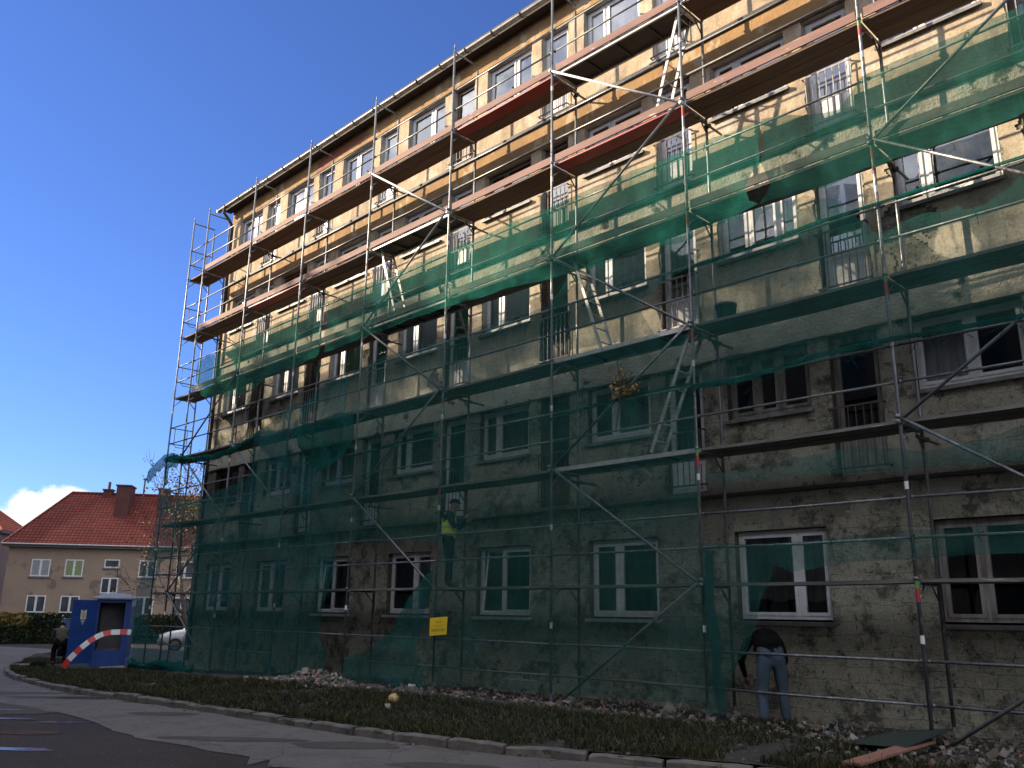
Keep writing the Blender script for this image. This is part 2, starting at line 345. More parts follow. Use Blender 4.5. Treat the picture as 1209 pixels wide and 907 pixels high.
# verge: kerb line back to the wall, and the island the toilet stands on
def kerb_y(x):
    for (a,b) in zip(KERB,KERB[1:]):
        if a[0]<=x<=b[0]: return a[1]+(b[1]-a[1])*(x-a[0])/(b[0]-a[0])
    return -2
def zv(x,y):
    d=y-kerb_y(x); base=zr(x)+.10
    k=min(1,max(0,(x+14)/8)); return base+ (.075*k)*min(1,max(0,d/2.5)) + .03*noise.noise(V((x*1.3,y*1.3,2)))*min(1,max(0,d))
vpoly=[(x,y+.07) for x,y in KERB]+[(14,1.3),(-15.9,1.3),(-16.2,5),(-27,8),(-32,6)]
ground_sheet('verge',vpoly,.3,zv,M['soil'],seed=5)
# kerb stones
mb=MB(); kp=lerp_poly(KERB,.05); i=0
while i<len(kp)-22:
    n=random.randint(14,20); a,b=kp[i],kp[i+n-1]
    d=(b-a); l=d.length; d.normalize(); nn=V((-d.y,d.x)); c=(a+b)/2+nn*(.03+random.uniform(-.03,.03))
    z=zr(c.x); h=.12+random.uniform(-.035,.01)
    seg=5; ring=[]
    for s_ in range(seg+1):
        q=c+d*(l*(s_/seg-.5)); e=.012 if s_ in (0,seg) else 0
        r4=[(-.07,-.12),(-.07,h-.02-e),(-.045,h-e),(.06,h-e),(.06,-.1)]
        ring.append([])
        for (o_,hh) in r4:
            jn=noise.noise(V((q.x*6+o_*9,q.y*6,hh*7)))*.018
            qq=q+nn*(o_+jn); ring[-1].append(len(mb.v)); mb.v.append((qq.x,qq.y,zr(q.x)+hh+jn*.7))
    for A,B in zip(ring,ring[1:]):
        for k in range(4): mb.f.append((A[k],A[k+1],B[k+1],B[k])); mb.m.append(0)
    for A in (ring[0],ring[-1]): mb.f.append(tuple(A)); mb.m.append(0)
    i+=n
struct('kerb',mb,M['kerb'],False)
# worn patches and puddles on the road
def blob(cx,cy,rx,ry,rot,n=28,seed=0):
    out=[]
    for k in range(n):
        t=2*PI*k/n; r=1+.35*noise.noise(V((math.cos(t)*1.3,math.sin(t)*1.3,seed*3.1)))+.12*noise.noise(V((math.cos(t)*4,math.sin(t)*4,seed)))
        x=rx*r*math.cos(t); y=ry*r*math.sin(t); out.append((cx+x*math.cos(rot)-y*math.sin(rot),cy+x*math.sin(rot)+y*math.cos(rot)))
    return out
A45=math.radians(45)
for k,(cx,cy,rx,ry,h,mm,nm) in enumerate([(-7.4,-4.72,1.5,.30,.007,'stain','road_patch'),(-3.9,-4.8,.62,.22,.007,'stain','road_patch'),(.72,-4.5,.75,.28,.007,'stain','road_patch'),(2.6,-4.6,.6,.2,.007,'stain','road_patch'),
      (-.6,-5.3,.9,.22,.007,'stain','road_patch'),(-9.8,-5.6,1.6,.4,.007,'stain','road_patch'),(-6.5,-6.9,1.8,.7,.001,'stain','road_patch'),(-2.95,-7.1,.55,.20,.001,'redgrit','brick_grit_patch'),
      (-7.3,-4.75,.60,.16,.011,'water','puddle'),(-3.7,-6.3,.42,.13,.001,'water','puddle'),(-1.5,-7.62,.5,.12,.001,'water','puddle'),(-6.1,-6.6,.5,.13,.005,'water','puddle'),(-4.6,-6.75,.35,.1,.005,'water','puddle')]):
    ground_sheet(nm,blob(cx,cy,rx,ry,A45*.9,seed=k),.12,lambda x,y,h=h:zr(x)+h,M[mm],seed=k)
# grass on the verge (blades nobody could count)
mb=MB(); rnd=random.Random(3); cnt=0
while cnt<68000:
    x=rnd.uniform(-24,7.5) if rnd.random()<.8 else rnd.uniform(-9,6); ky=kerb_y(x); wid=min(2.5,-.35-ky) if x>-16 else 2.2
    y=ky+.1+rnd.random()**1.25*max(.3,wid+.5)
    d=noise.noise(V((x*.8,y*.8,5)))+.55*noise.noise(V((x*3,y*3,1)))
    if d<-.62+(.6 if x>4.6 else 0)+ (.2 if x<-14 else 0): continue
    if -20.3<x<-16.6 and y>-1.6 : continue
    cnt+=1; z=zv(x,y)-.01; h=rnd.uniform(.03,.115)*(1+.6*d); a=rnd.uniform(0,2*PI); w=rnd.uniform(.004,.009); lx,ly=rnd.gauss(0,.05),rnd.gauss(0,.05)
    ca,sa=math.cos(a)*w,math.sin(a)*w; m_=0 if d>.1 else 1
    if rnd.random()<.12: m_=2
    b=len(mb.v); mb.v+=[(x-ca,y-sa,z),(x+ca,y+sa,z),(x+lx*.5+ca*.7,y+ly*.5+sa*.7,z+h*.6),(x+lx*.5-ca*.7,y+ly*.5-sa*.7,z+h*.6),(x+lx*1.3,y+ly*1.3,z+h)]
    mb.f+=[(b,b+1,b+2,b+3),(b+3,b+2,b+4)]; mb.m+=[m_,m_]
tag(struct('grass',mb,[M['grass1'],M['grass2'],M['grass3']],False,'stuff',fix=False),'rough dark grass growing along the kerb','grass',kind='stuff')

# ------------------------------------------------------------------ the apartment block
WY=1.15; XL,XR=-15.8,13.0; ZT=14.86
PITCH=3.02; KS=range(-5,5)
HEAD=[2.92,5.78,8.60,11.42,14.24]; SILL=[1.55,4.72,7.52,10.30,13.06]; DBOT=[None,3.62,6.44,9.26,12.08]
SLAB=[3.51,6.33,9.15,11.99]
bld=empty('apartment_block',(-1,5,0),'long five storey apartment block of stained stripped plaster behind the scaffolding','apartment block')
OPEN=[]   # (x0,x1,z0,z1,floor,kind,k)
for fl in range(5):
    for k in KS:
        x=k*PITCH
        OPEN.append((x-.13,x+(1.40 if fl==0 else 1.33),SILL[fl],HEAD[fl],fl,'w',k))
        if fl and k>-5: OPEN.append((x-1.36,x-.60,DBOT[fl],HEAD[fl],fl,'d',k))
# masonry shell: exact openings, deep reveals
BY=WY+.020
xs=sorted(set([XL,XR]+[o[0] for o in OPEN]+[o[1] for o in OPEN])); zs=sorted(set([-.4,ZT]+[o[2] for o in OPEN]+[o[3] for o in OPEN]))
mb=MB()
for x0,x1 in zip(xs,xs[1:]):
    for z0,z1 in zip(zs,zs[1:]):
        cx,cz=(x0+x1)/2,(z0+z1)/2
        if any(o[0]<cx<o[1] and o[2]<cz<o[3] for o in OPEN): continue
        mb.face([(x0,BY,z0),(x1,BY,z0),(x1,BY,z1),(x0,BY,z1)])
for y0,x in ((BY,XL),(BY,XR)): mb.face([(x,BY,-.4),(x,BY+10.5,-.4),(x,BY+10.5,ZT),(x,BY,ZT)])
mb.face([(XL,BY+10.5,-.4),(XR,BY+10.5,-.4),(XR,BY+10.5,ZT),(XL,BY+10.5,ZT)])
wall=obj('wall',mb,M['masonry'],bld,fix=False)
mb=MB()
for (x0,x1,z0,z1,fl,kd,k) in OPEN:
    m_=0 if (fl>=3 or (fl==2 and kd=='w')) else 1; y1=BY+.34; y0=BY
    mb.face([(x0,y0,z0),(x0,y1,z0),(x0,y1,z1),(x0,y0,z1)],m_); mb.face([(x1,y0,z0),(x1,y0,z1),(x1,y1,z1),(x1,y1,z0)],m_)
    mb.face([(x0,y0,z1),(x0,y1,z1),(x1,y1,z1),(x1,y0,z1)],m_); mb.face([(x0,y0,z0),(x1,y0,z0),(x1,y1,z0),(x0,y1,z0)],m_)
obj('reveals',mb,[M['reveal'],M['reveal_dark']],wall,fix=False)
# plaster coat, chipped away where the photograph shows raw masonry
def fbm(x,z,s,seed): 
    return noise.noise(V((x*s,z*s,seed)))+.5*noise.noise(V((x*s*2.1,z*s*2.1,seed+3)))+.25*noise.noise(V((x*s*4.5,z*s*4.5,seed+7)))
def coat(x,z):
    f=fbm(x,z,.75,1.)
    if z<3.5: t=-.28
    elif z<6.3: t=-.02
    elif z<9.1: t=.42
    else: t=.95
    if x<-10.8 and 3.4<z<8.6: t-=.75*min(1,(-10.8-x)/1.2)
    if z<.75: t-=.4
    return f<t
rowh=.045; mb=MB(); nz=int((ZT-.12)/rowh); stepx=.05
ops_by=[(o,(.015 if o[4]>=3 else (.05 if o[4]==2 else .09))+(.03 if o[5]=='d' else 0)) for o in OPEN]
for j in range(nz):
    z=.12+j*rowh; zc=z+rowh/2
    act=[(o,e) for o,e in ops_by if o[2]-.15<zc<o[3]+.15]
    spans=[]
    for o,e in act:
        ez=e*(.2+abs(fbm(o[0]*3+zc,zc,3.1,5.)))
        if o[2]-ez*.5<zc<o[3]+ez*.6:
            l=e*max(0,fbm(zc*1.0,o[0],2.6,2.)+.35); r=e*max(0,fbm(zc*1.0,o[1],2.6,8.)+.35)
            spans.append((o[0]-l,o[1]+r))
    x=XL; start=None
    n=int((XR-XL)/stepx)
    runs=[]
    full = z>10.2
    cells=None
    prev=False; xs0=XL
    for i in range(n+1):
        xc=XL+(i+.5)*stepx
        ok=i<n and (full or coat(xc,zc))
        if ok and not prev: xs0=XL+i*stepx
        if prev and not ok: runs.append((xs0+(noise.noise(V((xs0*9,z*13,0)))*.06 if xs0>XL else 0),XL+i*stepx+noise.noise(V((i*.45,z*13,4)))*.05*(i<n)))
        prev=ok
    out=[]
    for a,b in runs:
        seg=[(a,b)]
        for s0,s1 in spans:
            ns=[]
            for p,q in seg:
                if s1<=p or s0>=q: ns.append((p,q)); continue
                if s0>p: ns.append((p,s0))
                if s1<q: ns.append((s1,q))
            seg=ns
        out+=[s_ for s_ in seg if s_[1]-s_[0]>.01]
    yy=WY+(.012 if z<3.5 else 0)
    for a,b in out:
        mb.face([(a,yy,z),(b,yy,z),(b,yy,z+rowh),(a,yy,z+rowh)])
        if not full or True:
            mb.face([(a,yy,z),(a,yy,z+rowh),(a,BY,z+rowh),(a,BY,z)]); mb.face([(b,yy,z),(b,BY,z),(b,BY,z+rowh),(b,yy,z+rowh)])
        mb.face([(a,yy,z),(a,BY,z),(b,BY,z),(b,yy,z)])
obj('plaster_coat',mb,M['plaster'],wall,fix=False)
# lintel bands standing a little proud above each row of windows, slab-line lip
for fl,(z0,z1,mm,pr) in enumerate([(5.80,6.33,'greyband',.05),(8.62,9.15,'greyband',.04),(11.44,11.99,'ochre',.035),(14.26,14.80,'ochre',.03)]):
    mb=MB(); n=90
    for i in range(n):
        xa,xb=XL+.02+(XR-XL-.04)*i/n,XL+.02+(XR-XL-.04)*(i+1)/n
        def zz(x): return z0+(.02*fbm(x,fl,1.5,4.) if fl<2 else .004*fbm(x,fl,1.5,4.))
        mb.face([(xa,WY-pr,zz(xa)),(xb,WY-pr,zz(xb)),(xb,WY-pr,z1),(xa,WY-pr,z1)]); mb.face([(xa,WY-pr,zz(xa)),(xa,WY+.01,zz(xa)),(xb,WY+.01,zz(xb)),(xb,WY-pr,zz(xb))]); mb.face([(xa,WY-pr,z1),(xb,WY-pr,z1),(xb,WY+.01,z1),(xa,WY+.01,z1)])
    obj('lintel_band',mb,M[mm],bld,fix=False)
M['ledge_dark']=mat('dark_slab_strip',(.026,.024,.022),(.05,.042,.036),4,.7,.2,20,world=True)  # near-black strip standing out along each slab line
for zl,pr,hh in ((3.50,.055,.05),(6.345,.075,.05),(9.165,.08,.06),(12.005,.085,.075)):
    mb=MB()
    for i in range(60):
        xa=XL+.01+(XR-XL-.02)*i/60; xb=XL+.01+(XR-XL-.02)*(i+1)/60-.004; dz=.010*noise.noise(V((xa,3,zl)))
        mb.box((xa,WY-pr+dz,zl-hh/2+dz),(xb,WY+.02,zl+hh/2+dz))
    obj('slab_ledge',mb,M['ledge_dark'],bld)
# roof, eaves and gutter
mb=MB(); mb.box((XL-.25,WY-.30,ZT),(XR,WY+10.9,ZT+.16)); mb.face([(XL-.25,WY-.30,ZT+.163),(XR,WY-.30,ZT+.163),(XR,WY+5,ZT+.55),(XL-.25,WY+5,ZT+.55)]); obj('roof',mb,M['roof'],bld)
mb=MB(); mb.box((XL-.2,WY-.27,ZT-.10),(XR,WY-.02,ZT-.003)); obj('eaves_board',mb,M['fascia'],bld)
mb=MB(); gy=WY-.385; gz=14.80
for i in range(24):
    xa=XL-.35+(XR-XL+.35)*i/24; xb=XL-.35+(XR-XL+.35)*(i+1)/24-.002; n=9
    for k in range(n):
        t0=PI+PI*k/n; t1=PI+PI*(k+1)/n
        for r,s in ((.075,1),(.070,-1)):
            q=[(xa,gy+r*math.cos(t0),gz+r*math.sin(t0)),(xb,gy+r*math.cos(t0),gz+r*math.sin(t0)),(xb,gy+r*math.cos(t1),gz+r*math.sin(t1)),(xa,gy+r*math.cos(t1),gz+r*math.sin(t1))]
            mb.face(q if s>0 else q[::-1])
    mb.tube([(xa,gy-.075,gz),(xb,gy-.075,gz)],.012,6)
mb.box((XL-.36,gy-.075,gz-.075),(XL-.345,gy+.075,gz))
gut=obj('gutter',mb,M['zinc'],bld,fix=False,smooth=False)
for i in range(31):
    mb=MB()
    x=XL+.2+i*.93
    n=8
    pts=[(x,gy+.084*math.cos(PI+PI*k/n),gz+.084*math.sin(PI+PI*k/n)) for k in range(n+1)]
    mb.tube([(x,gy+.26,gz+.05)]+pts[::-1]+[(x,gy-.085,gz+.03)],.011,5)
    obj('gutter_bracket',mb,M['fascia'],gut)
mb=MB(); dx=XL+.10
mb.tube([(dx-.05,gy,gz-.06),(dx-.05,gy,gz-.22),(dx+.02,gy+.18,gz-.45),(dx+.05,WY-.09,gz-.65),(dx+.05,WY-.09,12),(dx+.05,WY-.09,8),(dx+.05,WY-.09,4),(dx+.05,WY-.09,.15)],.055,10)
for z in (13,10,7,4,1.2): mb.tube([(dx+.05,WY-.09,z-.03),(dx+.05,WY-.09,z+.03)],.066,10)
obj('downpipe',mb,M['fascia'],bld,True)
# rooms behind the windows
mb=MB(); y0,y1=BY+.36,BY+4.5
for z in [.2,3.3,6.15,8.97,11.8,14.65]: mb.box((XL+.1,y0,z-.1),(XR-.1,y1,z+.1))
mb.box((XL+.1,y1,.3),(XR-.1,y1+.1,14.5))
for k in KS:
    x=k*PITCH-.48; mb.box((x,y0,.3),(x+.1,y1-.01,3.2)); 
    for a,b in ((3.4,6.05),(6.25,8.87),(9.07,11.7),(11.9,14.55)): mb.box((x,y0,a),(x+.1,y1-.01,b))
obj('room_interior',mb,M['room'],bld)

def frame_mb(x0,x1,z0,z1,y,mull,t=.055,sash=True,tilt=0):
    """outer frame, mullion and sash frames; mull = list of x fractions"""
    mb=MB(); d=.06
    mb.box((x0,y,z0),(x0+t,y+d,z1)); mb.box((x1-t,y,z0),(x1,y+d,z1)); mb.box((x0+t,y,z0),(x1-t,y+d,z0+t)); mb.box((x0+t,y,z1-t),(x1-t,y+d,z1))
    xs=[x0+t]+[x0+(x1-x0)*f for f in mull]+[x1-t]; panes=[]
    for f in mull: mb.box((x0+(x1-x0)*f-.035,y+.003,z0+t),(x0+(x1-x0)*f+.035,y+d-.004,z1-t))
    for i,(a,b) in enumerate(zip(xs,xs[1:])):
        a+=.0 if i==0 else .035; b-=0 if i==len(xs)-2 else .035
        s=.05
        if tilt and i==0:      # hopper-tilted left sash leaning into the room
            A=[]
            for (xx,zz) in ((a,z0+t),(b,z0+t),(b,z1-t),(a,z1-t)):
                A.append(V((xx+.02*((zz-z0)/(z1-z0)),y+.02+tilt*(zz-z0)/(z1-z0),zz)))
            for p,q in zip(A,A[1:]+A[:1]): mb.tube([p,q],.028,4)
            panes.append([tuple(p) for p in A]); continue
        mb.box((a,y-.012,z0+t),(a+s,y+.04,z1-t)); mb.box((b-s,y-.012,z0+t),(b,y+.04,z1-t)); mb.box((a+s,y-.012,z0+t),(b-s,y+.04,z0+t+s)); mb.box((a+s,y-.012,z1-t-s),(b-s,y+.04,z1-t))
        panes.append([(a+s,y+.02,z0+t+s),(b-s,y+.02,z0+t+s),(b-s,y+.02,z1-t-s),(a+s,y+.02,z1-t-s)])
    return mb,panes
def curtain_mb(x0,x1,z0,z1,y,amp=.03,fq=22,scallop=0):
    mb=MB(); n=max(8,int((x1-x0)/.03)); ph=random.random()*6
    P=[]
    for i in range(n+1):
        x=x0+(x1-x0)*i/n; yy=y+amp*math.sin(fq*x+ph)+amp*.5*math.sin(fq*2.3*x+ph*2); zb=z0+(scallop*abs(math.sin((x-x0)*PI/(x1-x0)*2.5)) if scallop else 0)
        P.append(((x,yy,zb),(x,yy+.004,z1)))
    for a,b in zip(P,P[1:]): mb.face([a[0],b[0],b[1],a[1]])
    return mb
FY=BY+.11
WSPEC={ # (floor,k): (frame material, mullions, curtain (material,x fraction range, from height fraction, scallop), tilt)
 (0,2):('oldwood',[.37],None,0),(0,1):('pvc',[.66],('net_curtain',0,1,.16,.05),0),(0,0):('pvc',[.40],('red_curtain',0,1,0,0),0),(0,-1):('pvc',[.44],None,.13),(0,-2):('pvc',[.60],('net_curtain',.62,1,0,0),0),(0,-3):('pvc',[.42],None,.13),(0,-4):('pvc',[.45],('net_curtain',0,1,.1,0),0),(0,-5):('pvc',[.5],('lace',0,.4,0,0),0),
 (1,2):('pvc',[.52],('lace',0.03,.5,0,0),0),(1,1):('oldwood',[.34,.62],None,0),(1,0):('pvc',[.40],('net_curtain',.4,1,0,0),0),(1,-1):('pvc',[.33],('net_curtain',0,1,.0,0),0),(1,-2):('pvc',[.30],('net_curtain',.3,1,.1,0),0),(1,-3):('pvc',[.4],('green_curtain',0,1,.1,0),0),(1,-4):('pvc',[.4],('lace',.4,1,.3,0),0),(1,-5):('brownframe',[.45],None,0),
 (2,2):('pvc',[.30],None,0),(2,1):('pvc',[.36,.74],('lace',.3,1,0,0),0),(2,0):('pvc',[.33],('lace',0,1,0,0),0),(2,-1):('pvc',[.34],('lace',0,1,.12,.1),0),(2,-2):('pvc',[.36],('lace',0,1,.1,0),0),(2,-3):('pvc',[.30],('green_curtain',.3,1,0,0),0),(2,-4):('pvc',[.4],('lace',0,1,0,0),0),(2,-5):('pvc',[.35],('blind',0,1,.2,0),0),  # lace on this floor added to pale the panes like reflected sky
 (3,2):('pvc',[.4],None,0),(3,1):('pvc',[.32],None,0),(3,0):('pvc',[.42],None,0),(3,-1):('brownframe',[.4],None,0),
}
win_i=0
for (x0,x1,z0,z1,fl,kd,k) in OPEN:
    rnd=random.Random(k*31+fl*7+(5 if kd=='d' else 0))
    if kd=='w':
        fm,mull,cur,tilt=WSPEC.get((fl,k),(('pvc' if rnd.random()<.8 else 'brownframe'),[rnd.choice([.36,.42,.6])],(rnd.choice(['lace','lace','net_curtain']),0 if rnd.random()<.6 else .4,1,0,0) if (fl>=4 or rnd.random()<.7) else None,0))
        if fl==4: cur=('lace',0 if rnd.random()<.5 else mull[0],1,0,0)
        mb,panes=frame_mb(x0+.01,x1-.01,z0+.03,z1-.01,FY,mull,tilt=tilt)
        w=obj('window',mb,M[fm],bld)
        mb=MB()
        for p_ in panes: mb.face(p_)
        obj('pane',mb,M['glass_hi'] if fl>=2 else M['glass'],w,fix=False)
        mb=MB(); a,b=x0-.05,x1+.05
        mb.box((a,WY-.07 if fl else WY-.06,z0-.035),(b,FY+.02,z0-.005)); mb.box((a,WY-.07 if fl else WY-.06,z0-.06),(b,WY-.055 if fl else WY-.045,z0-.036))
        if not (fl==1 and k in (-4,)): obj('sill',mb,M['pvc'] if (fl==0 and k in (0,-2,-1,-3)) else M['sill'],w)
        if cur:
            cm,f0,f1,hf,sc=cur; obj('curtain',curtain_mb(x0+.04+(x1-x0-.08)*f0,x0+.04+(x1-x0-.08)*f1,z0+.06+(z1-z0)*hf,z1-.03,FY+.075,scallop=sc),M[cm],w,fix=False)
    else:
        fm='pvc' if rnd.random()<.65 else 'brownframe'
        if fl==1: fm='oldwood' if k==2 else ('pvc' if k in (1,-1,-2,-3) else 'brownframe')
        mb,panes=frame_mb(x0+.01,x1-.01,z0+.02,z1-.01,FY,[],t=.06)
        # bottom panel of the balcony door
        mb.box((x0+.12,FY,z0+.13),(x1-.12,FY+.03,z0+.62)); mb.box((x0+.12,FY-.012,z0+.62),(x1-.12,FY+.04,z0+.68))
        w=obj('balcony_door',mb,M[fm],bld)
        mb=MB()
        for p_ in panes: mb.face(p_)
        obj('pane',mb,M['glass_hi'] if fl>=2 else M['glass'],w,fix=False)
        if fl>=3 or rnd.random()<.4:
            obj('curtain',curtain_mb(x0+.06,x1-.06,z0+.1,z1-.05,FY+.09),M['lace' if fl>=3 else 'net_curtain'],w,fix=False)
        # French-balcony railing
        mb=MB(); ry=WY-.075; zt=z0+1.02
        for z in (z0+.10,zt): mb.box((x0-.04,ry-.008,z-.014),(x1+.04,ry+.008,z+.014))
        n=7
        for i in range(n): 
            x=x0+.03+(x1-x0-.06)*i/(n-1); mb.box((x-.007,ry-.0065,z0+.02 if rnd.random()<.2 else z0+.112),(x+.007,ry+.0065,zt-.014))
        for xx in (x0-.03,x1+.03):
            for z in (z0+.10,zt): mb.box((xx-.01,ry+.0085,z-.01),(xx+.01,WY+.03,z+.01))
        obj('railing',mb,M['rail_white' if fl>=2 and rnd.random()<.6 else 'rail_dark'],w)
        if fl>=2:
            mb=MB(); mb.box((x0-.06,WY-.10,z0-.035),(x1+.06,FY,z0-.003)); obj('sill',mb,M['sill'],w)
# exposed dark crack with brick at the top left corner of the facade
mb=MB(); pl=[(-10.6,14.28),(-10.5,14.6),(-9.9,14.72),(-9.2,14.70),(-8.2,14.62),(-7.9,14.5),(-8.5,14.46),(-9.3,14.42),(-9.9,14.30)]
mb.prism(pl,WY-.036,WY-.031,'y'); obj('bare_brick_patch',mb,mat('bare_red_brick',(.30,.10,.06),(.18,.07,.045),9,.9,.6,25,world=True),bld)
# unused outline of a sunlit wall patch under the second floor window
mb=MB(); pl=[(5.75,6.62),(5.95,6.78),(6.3,6.93),(6.8,7.05),(7.3,7.10),(7.9,7.14),(8.2,7.0),(8.0,6.86),(7.3,6.80),(6.8,6.72),(6.3,6.6),(5.9,6.52)]
#

# ------------------------------------------------------------------ the scaffold
PX=[-16.21,-15.13,-12.08,-9.07,-6.05,-3.04,0,3.02,6.08,9.13,12.18]; ZL=[.10]+[2.095+2*i for i in range(6)]
RY=.72; TR=.0245
sca=empty('scaffold',(-2,.36,0),'tall tube scaffold with six plank decks standing along the facade','scaffold')
for i,x in enumerate(PX):
    for y in (0,RY):
        mb=MB(); zb=zv(x,y)+.02; zt=14.18 if (y==0) else 13.95
        mb.tube([(x,y,zb),(x,y,5),(x,y,10),(x,y,zt)],TR,10)
        for z in ZL[1:]:
            mb.tube([(x,y,z+.22),(x,y,z+.235)],TR+.004,10); mb.tube([(x,y,z-.02),(x,y,z+.02)],TR+.012,8)
        if y==0: mb.tube([(x,y,zt-.001),(x,y,zt+.13)],.018,8)
        # paint rings left by several owners
        rnd=random.Random(i*5+int(y*10))
        if y==0:
            for z in ZL[:-1]:
                q=z+rnd.uniform(.9,1.6); mb.tube([(x,y,q),(x,y,q+.10)],TR+.0012,10,1,False)
                if rnd.random()<.22: q+=rnd.uniform(.2,.35); mb.tube([(x,y,q),(x,y,q+.07)],TR+.0012,10,2,False)
                if i in (7,8) and rnd.random()<.8: mb.tube([(x,y,z-.28),(x,y,z-.12)],TR+.0014,10,2,False); mb.tube([(x,y,z-.12),(x,y,z-.03)],TR+.0014,10,3,False)
        st=obj('standard',mb,[M['galv'],M['white_paint'],M['red_paint'],M['green_paint']],sca,True)
        mb=MB(); mb.box((x-.075,y-.075,zv(x,y)-.02),(x+.075,y+.075,zv(x,y)+.018)); mb.tube([(x,y,zv(x,y)+.018),(x,y,zv(x,y)+.16)],TR+.009,8); obj('base_plate',mb,M['galv_dark'],sca)
for i,x in enumerate(PX):
    for z in ZL[1:]+[14.12]:
        mb=MB()
        zz=z-.055 if z<14 else z-.03
        mb.tube([(x,.0,zz),(x,RY,zz)],.022,6)
        if z<14:
            mb.tube([(x,.03,zz-.22),(x,.24,zz-.01)],.014,6); mb.tube([(x,RY-.03,zz-.22),(x,RY-.24,zz-.01)],.014,6)
        obj('transom',mb,M['galv'],sca,True)
# guard rails: two per lift in front, none behind
for i,(xa,xb) in enumerate(zip(PX,PX[1:])):
    for j,z in enumerate(ZL):
        base=z if j else .12
        for nm,dz in (('guard_rail',1.0),('mid_rail',.5)):
            if j==0 and dz==.5 and i in (3,): continue
            mb=MB(); s=.012*random.uniform(-1,1)
            mb.tube([(xa+.03,.035,base+dz),((xa+xb)/2,.035,base+dz+s-.004),(xb-.03,.035,base+dz)],.0185,7)
            mb.box((xa+.02,.012,base+dz-.022),(xa+.06,.058,base+dz+.022)); mb.box((xb-.06,.012,base+dz-.022),(xb-.02,.058,base+dz+.022))
            obj(nm,mb,M['galv'] if (i+j)%3 else M['galv_dark'],sca,True)
# side guards at the open left end
for z in ZL[1:]:
    mb=MB(); x=PX[0]
    for dz in (.5,1.0): mb.tube([(x,.02,z+dz),(x,RY-.02,z+dz)],.017,6)
    mb.tube([(x-.02,.16,z+1.0),(x-.02,.16,z+.50),(x-.02,.22,z+.42),(x-.02,.50,z+.42),(x-.02,.56,z+.50),(x-.02,.56,z+1.0)],.011,6)
    obj('side_guard',mb,M['galv_dark'],sca,True)
# decks
HATCH={(3,5),(3+1,5),(6,6),(6,4),(6,3),(6,2),(4,4)}   # (bay, level)
HATCH={(4,5),(6,6),(6,3),(6,2),(4,4)}
REDD={(6,5),(5,6),(2,5)}
for i,(xa,xb) in enumerate(zip(PX,PX[1:])):
    for j in range(1,7):
        z=ZL[j]; a,b=xa+.035,xb-.035; mb=MB()
        if (i,j) in HATCH:
            mb.box((a,.05,z-.055),(b,.09,z+.015)); mb.box((a,RY-.09,z-.055),(b,RY-.05,z+.015)); mb.box((a,.09,z-.055),(a+.05,RY-.09,z+.015)); mb.box((b-.05,.09,z-.055),(b,RY-.09,z+.015))
            for t in (.25,.5,.75): mb.box((a+(b-a)*t-.02,.09,z-.045),(a+(b-a)*t+.02,RY-.09,z-.012),1)
            mb.box((a+.05,.09,z-.010),(b-.05,RY-.09,z+.006),1)
            obj('deck',mb,[M['alu'],M['ply']],sca)
        else:
            mm='steel_red' if (i,j) in REDD else ('plank' if j>=5 else 'deck_grey'); m2='plank' if j>=5 else 'deck_grey'
            for q,(y0,y1) in enumerate(((.045,.355),(.365,.685))):
                s=random.uniform(-.006,.006); sag=.012
                n=6; P=[]
                for k in range(n+1):
                    x=a+(b-a)*k/n; P.append((x,z-sag*math.sin(PI*k/n)+s))
                for (x0,z0),(x1,z1) in zip(P,P[1:]):
                    q8=[(x0,y0,z0-.045),(x1,y0,z1-.045),(x1,y1,z1-.045),(x0,y1,z0-.045),(x0,y0,z0),(x1,y0,z1),(x1,y1,z1),(x0,y1,z0)]
                    bq=len(mb.v); mb.v+=q8
                    for f in ((0,3,2,1),(4,5,6,7),(0,1,5,4),(2,3,7,6)): mb.f.append(tuple(bq+t for t in f)); mb.m.append(0 if q==0 else 1)
                for (x,zz) in (P[0],P[-1]): mb.face([(x,y0,zz-.045),(x,y1,zz-.045),(x,y1,zz),(x,y0,zz)],0 if q==0 else 1)
            obj('deck',mb,[M[mm],M[m2]],sca)
        if j>=4 and i>0:
            mb=MB(); h=.15 if j>=5 else .14; n=5; w=random.uniform(-.012,.012)
            y0=.012 if j>=5 else .02
            for k in range(n):
                x0=a+.015+(b-a-.03)*k/n; x1=a+.015+(b-a-.03)*(k+1)/n; 
                mb.box((x0,y0,z+.012+w*k/n),(x1,y0+.03,z+.012+h+w*k/n),skip='lr' if 0<k<n-1 else '')
            obj('toe_board',mb,M['toe'] if j>=5 else M['toe_grey'],sca)
# face bracing
BR=[(6,6,7,5,'alu'),(7,5,6,4,'galv_dark'),(6,4,7,3,'galv'),(7,3,6,2,'galv'),(6,2,7,1,'galv'),(7,1,6,0,'galv_dark'),
    (4,6,5,5,'alu'),(5,5,4,4,'galv_dark'),(4,4,5,3,'galv_dark'),(5,3,4,2,'galv_dark'),(4,2,5,1,'galv'),
    (9,5,8,4,'galv'),(8,4,9,3,'galv'),(9,3,8,2,'galv_dark'),(8,2,9,1,'galv'),(9,1,8,0,'galv_dark'),(9,5,8,6,'alu'),
    (2,4,1,3,'galv_dark'),(1,3,2,2,'galv_dark'),(2,2,1,1,'galv_dark'),(1,1,2,0,'galv_dark'),(2,3,3,2,'galv')]
for (i0,j0,i1,j1,mm) in BR:
    mb=MB(); a=V((PX[i0],-.045,ZL[j0]+.03)); b=V((PX[i1],-.045,ZL[j1]-.04)); d=(b-a).normalized()
    mb.tube([a+d*.05,b-d*.05],.0235,8)
    for p_ in (a,b): mb.tube([p_+V((0,-.03,0)),p_+V((0,.07,0))],.035,8)
    obj('brace',mb,M[mm],sca,True)
